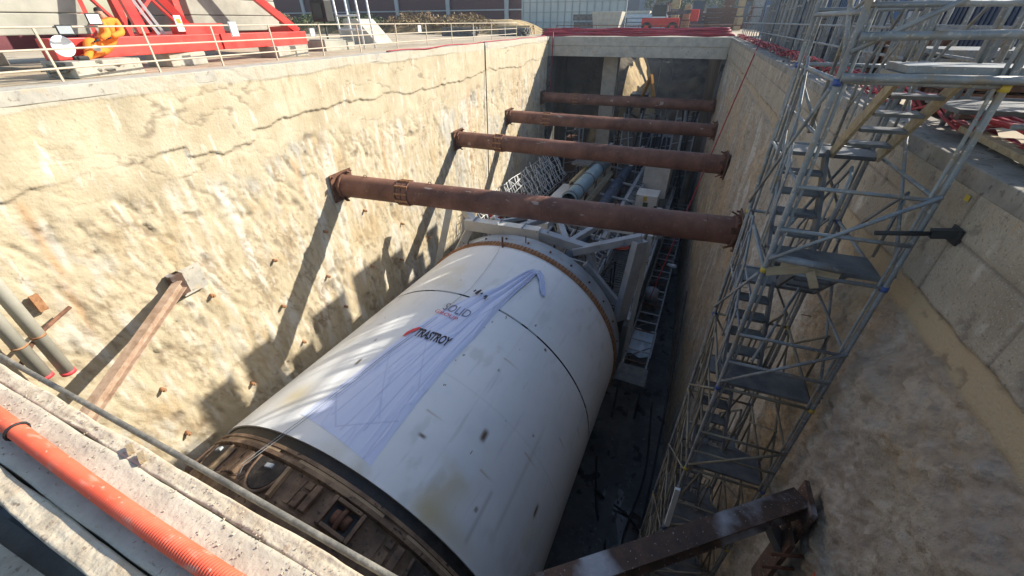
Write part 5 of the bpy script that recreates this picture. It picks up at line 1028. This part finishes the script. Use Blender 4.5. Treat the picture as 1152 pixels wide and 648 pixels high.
tlh = thing('telehandler', 'red telehandler with a green-glass cab parked beyond the far deck', 'telehandler', (9, 66, -.1))
bevel(MB().box(6.8, 11.4, 65, 67, .6, 1.6).build('body', M['red'], tlh), .08); bevel(MB().box(8.0, 9.7, 65, 66.2, 1.6, 3.0).build('cab', M['glass'], tlh), .06)
for x in (7.5, 10.7):
    for y in (64.9, 67.1):
        w_ = MB().tube([(x, y-.2, .55), (x, y+.2, .55)], .62, 20).build('wheel', M['black'], tlh); MB().tube([(x, y-.22, .55), (x, y+.22, .55)], .3, 14).build('rim', M['red'], w_)
MB().bar((7, 66.7, 1.9), (13.2, 66.9, 2.3), .4, .4).build('boom', M['deck'], tlh); bevel(MB().box(12.6, 13.6, 66, 67.6, 1.2, 2.5).build('fork_carriage', M['red'], tlh), .05)
MB().box(8.02, 9.68, 64.97, 64.998, 1.6, 1.75).build('cab_frame', M['plastic_white'], tlh)
ex = thing('excavator', 'small orange excavator working on the slope under the portal beam', 'excavator', (8.2, 62, -9.5))
MB().box(7.0, 9.2, 62, 65, -8.6, -7.0).build('body', M['black'], ex); MB().bar((8.6, 62, -7.2), (9.6, 59, -4.4), .35, .4).build('boom', M['excav'], ex); MB().bar((9.6, 59, -4.4), (10.4, 57.4, -6.6), .3, .3).build('dipper', M['excav'], ex); MB().box(10.1, 10.9, 56.9, 57.7, -7.4, -6.6).build('bucket', M['rust_dark'], ex)
for x in (7.1, 8.9): MB().box(x-.25, x+.25, 61.6, 65.4, -9.4, -8.6).build('track', M['black'], ex)
for k, x in enumerate((10.9, 12.3)):
    o = MB().bar((x, 56, -17), (x-.2, 55, -2), .08, .08).build('ladder_rail', M['greysteel'], None, base=(x, 56, -17)); tag(o, ['thin upright pole in the dark opening under the far beam, left one', 'thin upright pole in the dark opening under the far beam, right one'][k], 'pole')
# yard clutter beyond the far deck
rs = random.Random(11)
cl_cols = ['haz_bldg', 'haz_bldg2', 'bluepaint', 'rust_dark', 'galv', 'concrete', 'deck', 'cladding', 'skyblue', 'wood']
kinds = ['low', 'tall', 'broad', 'narrow']
cnames = {'haz_bldg': 'grey', 'haz_bldg2': 'dark grey', 'bluepaint': 'blue', 'rust_dark': 'rusty', 'galv': 'galvanised', 'concrete': 'pale concrete', 'deck': 'blackish', 'cladding': 'maroon', 'skyblue': 'light blue', 'wood': 'timber'}
pos = ['left', 'centre left', 'centre', 'centre right', 'right']
for k in range(64):
    x = -4+rs.random()*44; y = 66+rs.random()*60; mt = cl_cols[k % 10]; kd = rs.choice(kinds); sx, sy, h = {'low': (3, 2, .8), 'tall': (1.5, 1.5, 3.2), 'broad': (5, 2.5, 2.0), 'narrow': (.8, 2.5, 2.8)}[kd]; h *= rs.uniform(1.0, 2.0)
    b = MB(); n = rs.randint(3, 5)
    for i in range(n):
        for j in range(3): b.bar((x-sx/2+rs.uniform(-.2, .2), y-sy/2+j*sy/3, i*h/n), (x+sx/2+rs.uniform(-.2, .2), y-sy/2+j*sy/3, i*h/n), sy/3*.85, h/n*.85, (0, 0, 1))
    o = b.build('yard_stack', M[mt], None, base=(x, y, -.1)); tag(o, '%s %s stack in the far yard, %s, %s row' % (['', 'neat ', 'ragged ', 'leaning '][k % 4]+kd, cnames[mt], pos[min(4, int((x+4)/8.9))], ['front', 'second', 'third', 'rear'][min(3, int((y-66)/15))]), 'stack', 'material stacks in the far yard')
# far buildings and hazy yard
bd = [(-4, 20, 150, 12, 9, 'haz_bldg', 'pale low building far beyond the pit, left of the dark sheds'), (22, 60, 170, 14, 10, 'haz_bldg2', 'long dark shed far beyond the right side of the pit'), (-30, -6, 180, 14, 12, 'haz_bldg2', 'dark shed far away behind the pale hoarding'), (64, 110, 150, 14, 11, 'haz_bldg', 'grey block far away behind the scaffold'), (6, 26, 210, 14, 15, 'haz_bldg2', 'tall dark hall on the horizon straight beyond the pit'), (120, 180, 120, 14, 12, 'haz_bldg2', 'dark building at the far right horizon'), (-150, -60, 190, 14, 16, 'haz_bldg', 'long block on the far left horizon above the maroon wall')]
for x0, x1, y, d, h, mt, lab in bd:
    t = thing('far_building', lab, 'building', ((x0+x1)/2, y, -.1)); MB().box(x0, x1, y, y+d, -.1, h).build('wall', M[mt], t); MB().box(x0-.4, x1+.4, y-.4, y+d+.4, h+.001, h+.5).build('roof', M['haz_bldg2'], t)
    if 'shed' in lab or 'hall' in lab: continue
    for i in range(min(9, int((x1-x0)/6))):
        for j in range(2): MB().box(x0+1+i*6, x0+3.5+i*6, y-.05, y+.02, 1+j*3.3, 2.6+j*3.3).build('window', M['haz_bldg2'], t)
def tree(x, y, h, seed, lab):
    rs = random.Random(seed); t = thing('tree', lab, 'tree', (x, y, -.1), 'W', 'trees beyond the site'); mb = MB(); mb.tube([(x, y, -.1), (x+.1, y, h*.35), (x+.3, y+.2, h*.8)], [.28, .2, .06], 7)
    br_ = []
    for k in range(9):
        z0 = h*(.3+.06*k); a = rs.uniform(0, 6.28); e = Vector((x+cos(a)*h*.28, y+sin(a)*h*.28, z0+h*.22)); mb.tube([(x+.1, y, z0), e], [.09, .03], 5); br_.append(e)
    mb.build('trunk', M['rust_dark'], t); mb = MB(); br_.append(Vector((x, y, h)))
    for e in br_:
        for k in range(150):
            c = e+Vector((rs.gauss(0, h*.09), rs.gauss(0, h*.09), rs.gauss(0, h*.08))); n1 = Vector((rs.uniform(-1, 1), rs.uniform(-1, 1), rs.uniform(-1, 1))).normalized()*.22; n2 = Vector((rs.uniform(-1, 1), rs.uniform(-1, 1), rs.uniform(-1, 1))).normalized()*.16
            mb.add([c-n1, c+n2, c+n1, c-n2], [(0, 1, 2, 3)])
    mb.build('crown', M['leaf'], t)
for k, (x, y, h, lab) in enumerate([(14, 128, 9, 'tree straight beyond the pit in front of the tall hall'), (24, 120, 8, 'tree right of the pit axis before the long dark shed'), (34, 130, 10, 'taller tree before the middle of the long dark shed'), (48, 125, 9, 'tree before the right end of the long dark shed'), (2, 135, 8, 'tree in front of the pale low building'), (60, 110, 9, 'tree far right behind the scaffold frames'), (9, 118, 7, 'small tree left of the one straight beyond the pit'), (19, 133, 8, 'round tree between the tall hall and the long dark shed'), (29, 112, 7, 'low tree nearest to the far yard on the right'), (41, 118, 8, 'tree between the two taller trees before the long dark shed')]): tree(x, y, h, k, lab)

# ------------------------------------------------------------------ right bank: containers, material
def container(x0, x1, y0, y1, z0, h, mt, lab):
    t = thing('container', lab, 'container', ((x0+x1)/2, (y0+y1)/2, z0)); MB().box(x0, x1, y0, y1, z0, z0+h).build('body', M[mt], t)
    mb = MB(); n = int((y1-y0)/.3)
    for i in range(n): mb.box(x0-.04, x0-.002, y0+.1+i*.3, y0+.24+i*.3, z0+.15, z0+h-.15)
    for i in range(int((x1-x0)/.3)): mb.box(x0+.1+i*.3, x0+.24+i*.3, y0-.04, y0-.002, z0+.15, z0+h-.15)
    mb.build('corrugation', M[mt], t)
    mb = MB()
    for x in (x0, x1):
        for y in (y0, y1): mb.box(x-.07, x+.07, y-.07, y+.07, z0, z0+h+.02)
    for z in (z0+.06, z0+h-.04):
        mb.bar((x0-.02, y0, z), (x0-.02, y1, z), .12, .12); mb.bar((x0, y0-.02, z), (x1, y0-.02, z), .12, .12)
    mb.build('frame', M['greysteel'], t)
container(22.5, 25, 17.5, 24, -.1, 2.6, 'navy', 'dark navy container on the right bank behind the scaffold head')
container(20.5, 23, 28, 34, -.1, 2.6, 'bluepaint', 'single blue container on the right bank halfway along the pit')
container(21.0, 23.5, 38, 44, -.1, 2.6, 'navy', 'navy container at the far end of the right bank')
container(20, 22.5, 50, 56, -.1, 2.6, 'haz_bldg', 'grey container beyond the far right corner of the pit')
sitems = [(19.5, 9.5, 3.5, 1.2, .6, 'rust_dark', 'stack of rusty beams on the right bank just behind the scaffold frames'), (22.5, 10.5, 3.0, 1.5, .9, 'wood', 'stack of timber boards on the right bank behind the scaffold frames'), (20, 13, 2.5, 1.5, .8, 'galv', 'stack of galvanised frames on the right bank'), (25, 13.5, 4, 2, 1.2, 'deck', 'dark stack of steel panels farther right on the bank'), (28, 9.5, 3, 1.5, 1.0, 'rust_dark', 'rusty reinforcement stack at the right border of the photo'), (19.4, 17, 1.5, 3, .9, 'rust_dark', 'rusty sheet stack beside the right railing'), (19.2, 22.5, 1.6, 3.4, 1.5, 'deck', 'tall dark steel stack beside the right railing'), (24, 7.5, 2.2, 1.2, .5, 'plywood', 'low pile of grey boards on the right bank'), (31, 14, 4, 2, 1.6, 'navy', 'dark blue steel skip on the far right bank'), (27, 19, 2, 2, 2.2, 'galv', 'tall bundle of grey scaffold parts by the dark navy container'), (33, 22, 5, 2, 2.5, 'rust_dark', 'large rusty stack at the back of the right bank')]
for x, y, sx, sy, h, mt, lab in sitems:
    t = thing('material_stack', lab, 'stack', (x, y, -.1)); nl_ = max(3, int(h/.16)); 
    for i in range(nl_):
        b = MB(); along = sx > sy; n = 7
        for j in range(n):
            o_ = random.uniform(-.15, .15)
            if along: b.bar((x-sx/2+o_, y-sy/2+j*sy/(n-1), i*h/nl_), (x+sx/2+o_, y-sy/2+j*sy/(n-1), i*h/nl_), sy/n*.8, h/nl_*.8, (0, 0, 1))
            else: b.bar((x-sx/2+j*sx/(n-1), y-sy/2+o_, i*h/nl_), (x-sx/2+j*sx/(n-1), y+sy/2+o_, i*h/nl_), sx/n*.8, h/nl_*.8, (0, 0, 1))
        b.build('layer', M[mt], t)
# formwork panels added and sized to cast the pit's shade and light stripes
rs = random.Random(4); y = 12.5; k = 0
ords = ['first', 'second', 'third', 'fourth', 'fifth', 'sixth', 'seventh', 'eighth', 'ninth', 'tenth', 'eleventh', 'twelfth', 'thirteenth', 'fourteenth', 'fifteenth', 'sixteenth', 'seventeenth', 'eighteenth']
while y < 37 and k < 18:
    far = y > 19; wd = rs.choice([1.3, 1.8, 2.2] if far else [.5, .7, .9]); h = rs.choice([2.2, 2.9, 3.4, 3.9]) if far else rs.uniform(.8, 2.2); x = 18.05+rs.uniform(-.1, .25)
    t = thing('shade_shutter', 'added formwork shutter shading the pit from the right edge, '+ords[k]+' from the scaffold', 'formwork', (x, y+wd/2, -.1), 'W', 'formwork shutters added to shade the pit')
    MB().box(x, x+.05, y, y+wd, -.08, h).build('sheet', M['navy' if k % 3 == 1 else 'galv'], t)
    for q in (0, .5, 1): MB().bar((x-.04, y+wd*q, -.08), (x-.04, y+wd*q, h+rs.uniform(0, .5)), .08, .08).build('stile', M['galv'], t)
    for q in (.2, .5, .8): MB().bar((x-.03, y, h*q), (x-.03, y+wd, h*q), .06, .06).build('cross_rail', M['galv'], t)
    MB().bar((x+.08, y+wd/2, h*.8), (x+1.0, y+wd/2, -.08), .06, .06).build('prop', M['galv'], t)
    y += wd+(rs.choice([.1, .35, .8]) if far else rs.choice([.6, 1.0, 1.5])); k += 1
# ------------------------------------------------------------------ haze: one closed box of even, thin air
hm = bpy.data.materials.new('haze'); hm.use_nodes = True; nt = hm.node_tree; nt.nodes.clear()
pv = nt.nodes.new('ShaderNodeVolumePrincipled'); pv.inputs['Color'].default_value = (.72, .84, 1, 1); pv.inputs['Density'].default_value = HAZE; pv.inputs['Anisotropy'].default_value = .3
ho = nt.nodes.new('ShaderNodeOutputMaterial'); nt.links.new(pv.outputs[0], ho.inputs['Volume'])
o = MB().box(-160, 185, -6, 245, -22, 19).build('haze', hm); o['kind'] = 'stuff'; o['label'] = 'thin bluish haze filling the air over the site'; o['category'] = 'haze'
print('objects', len(bpy.data.objects))
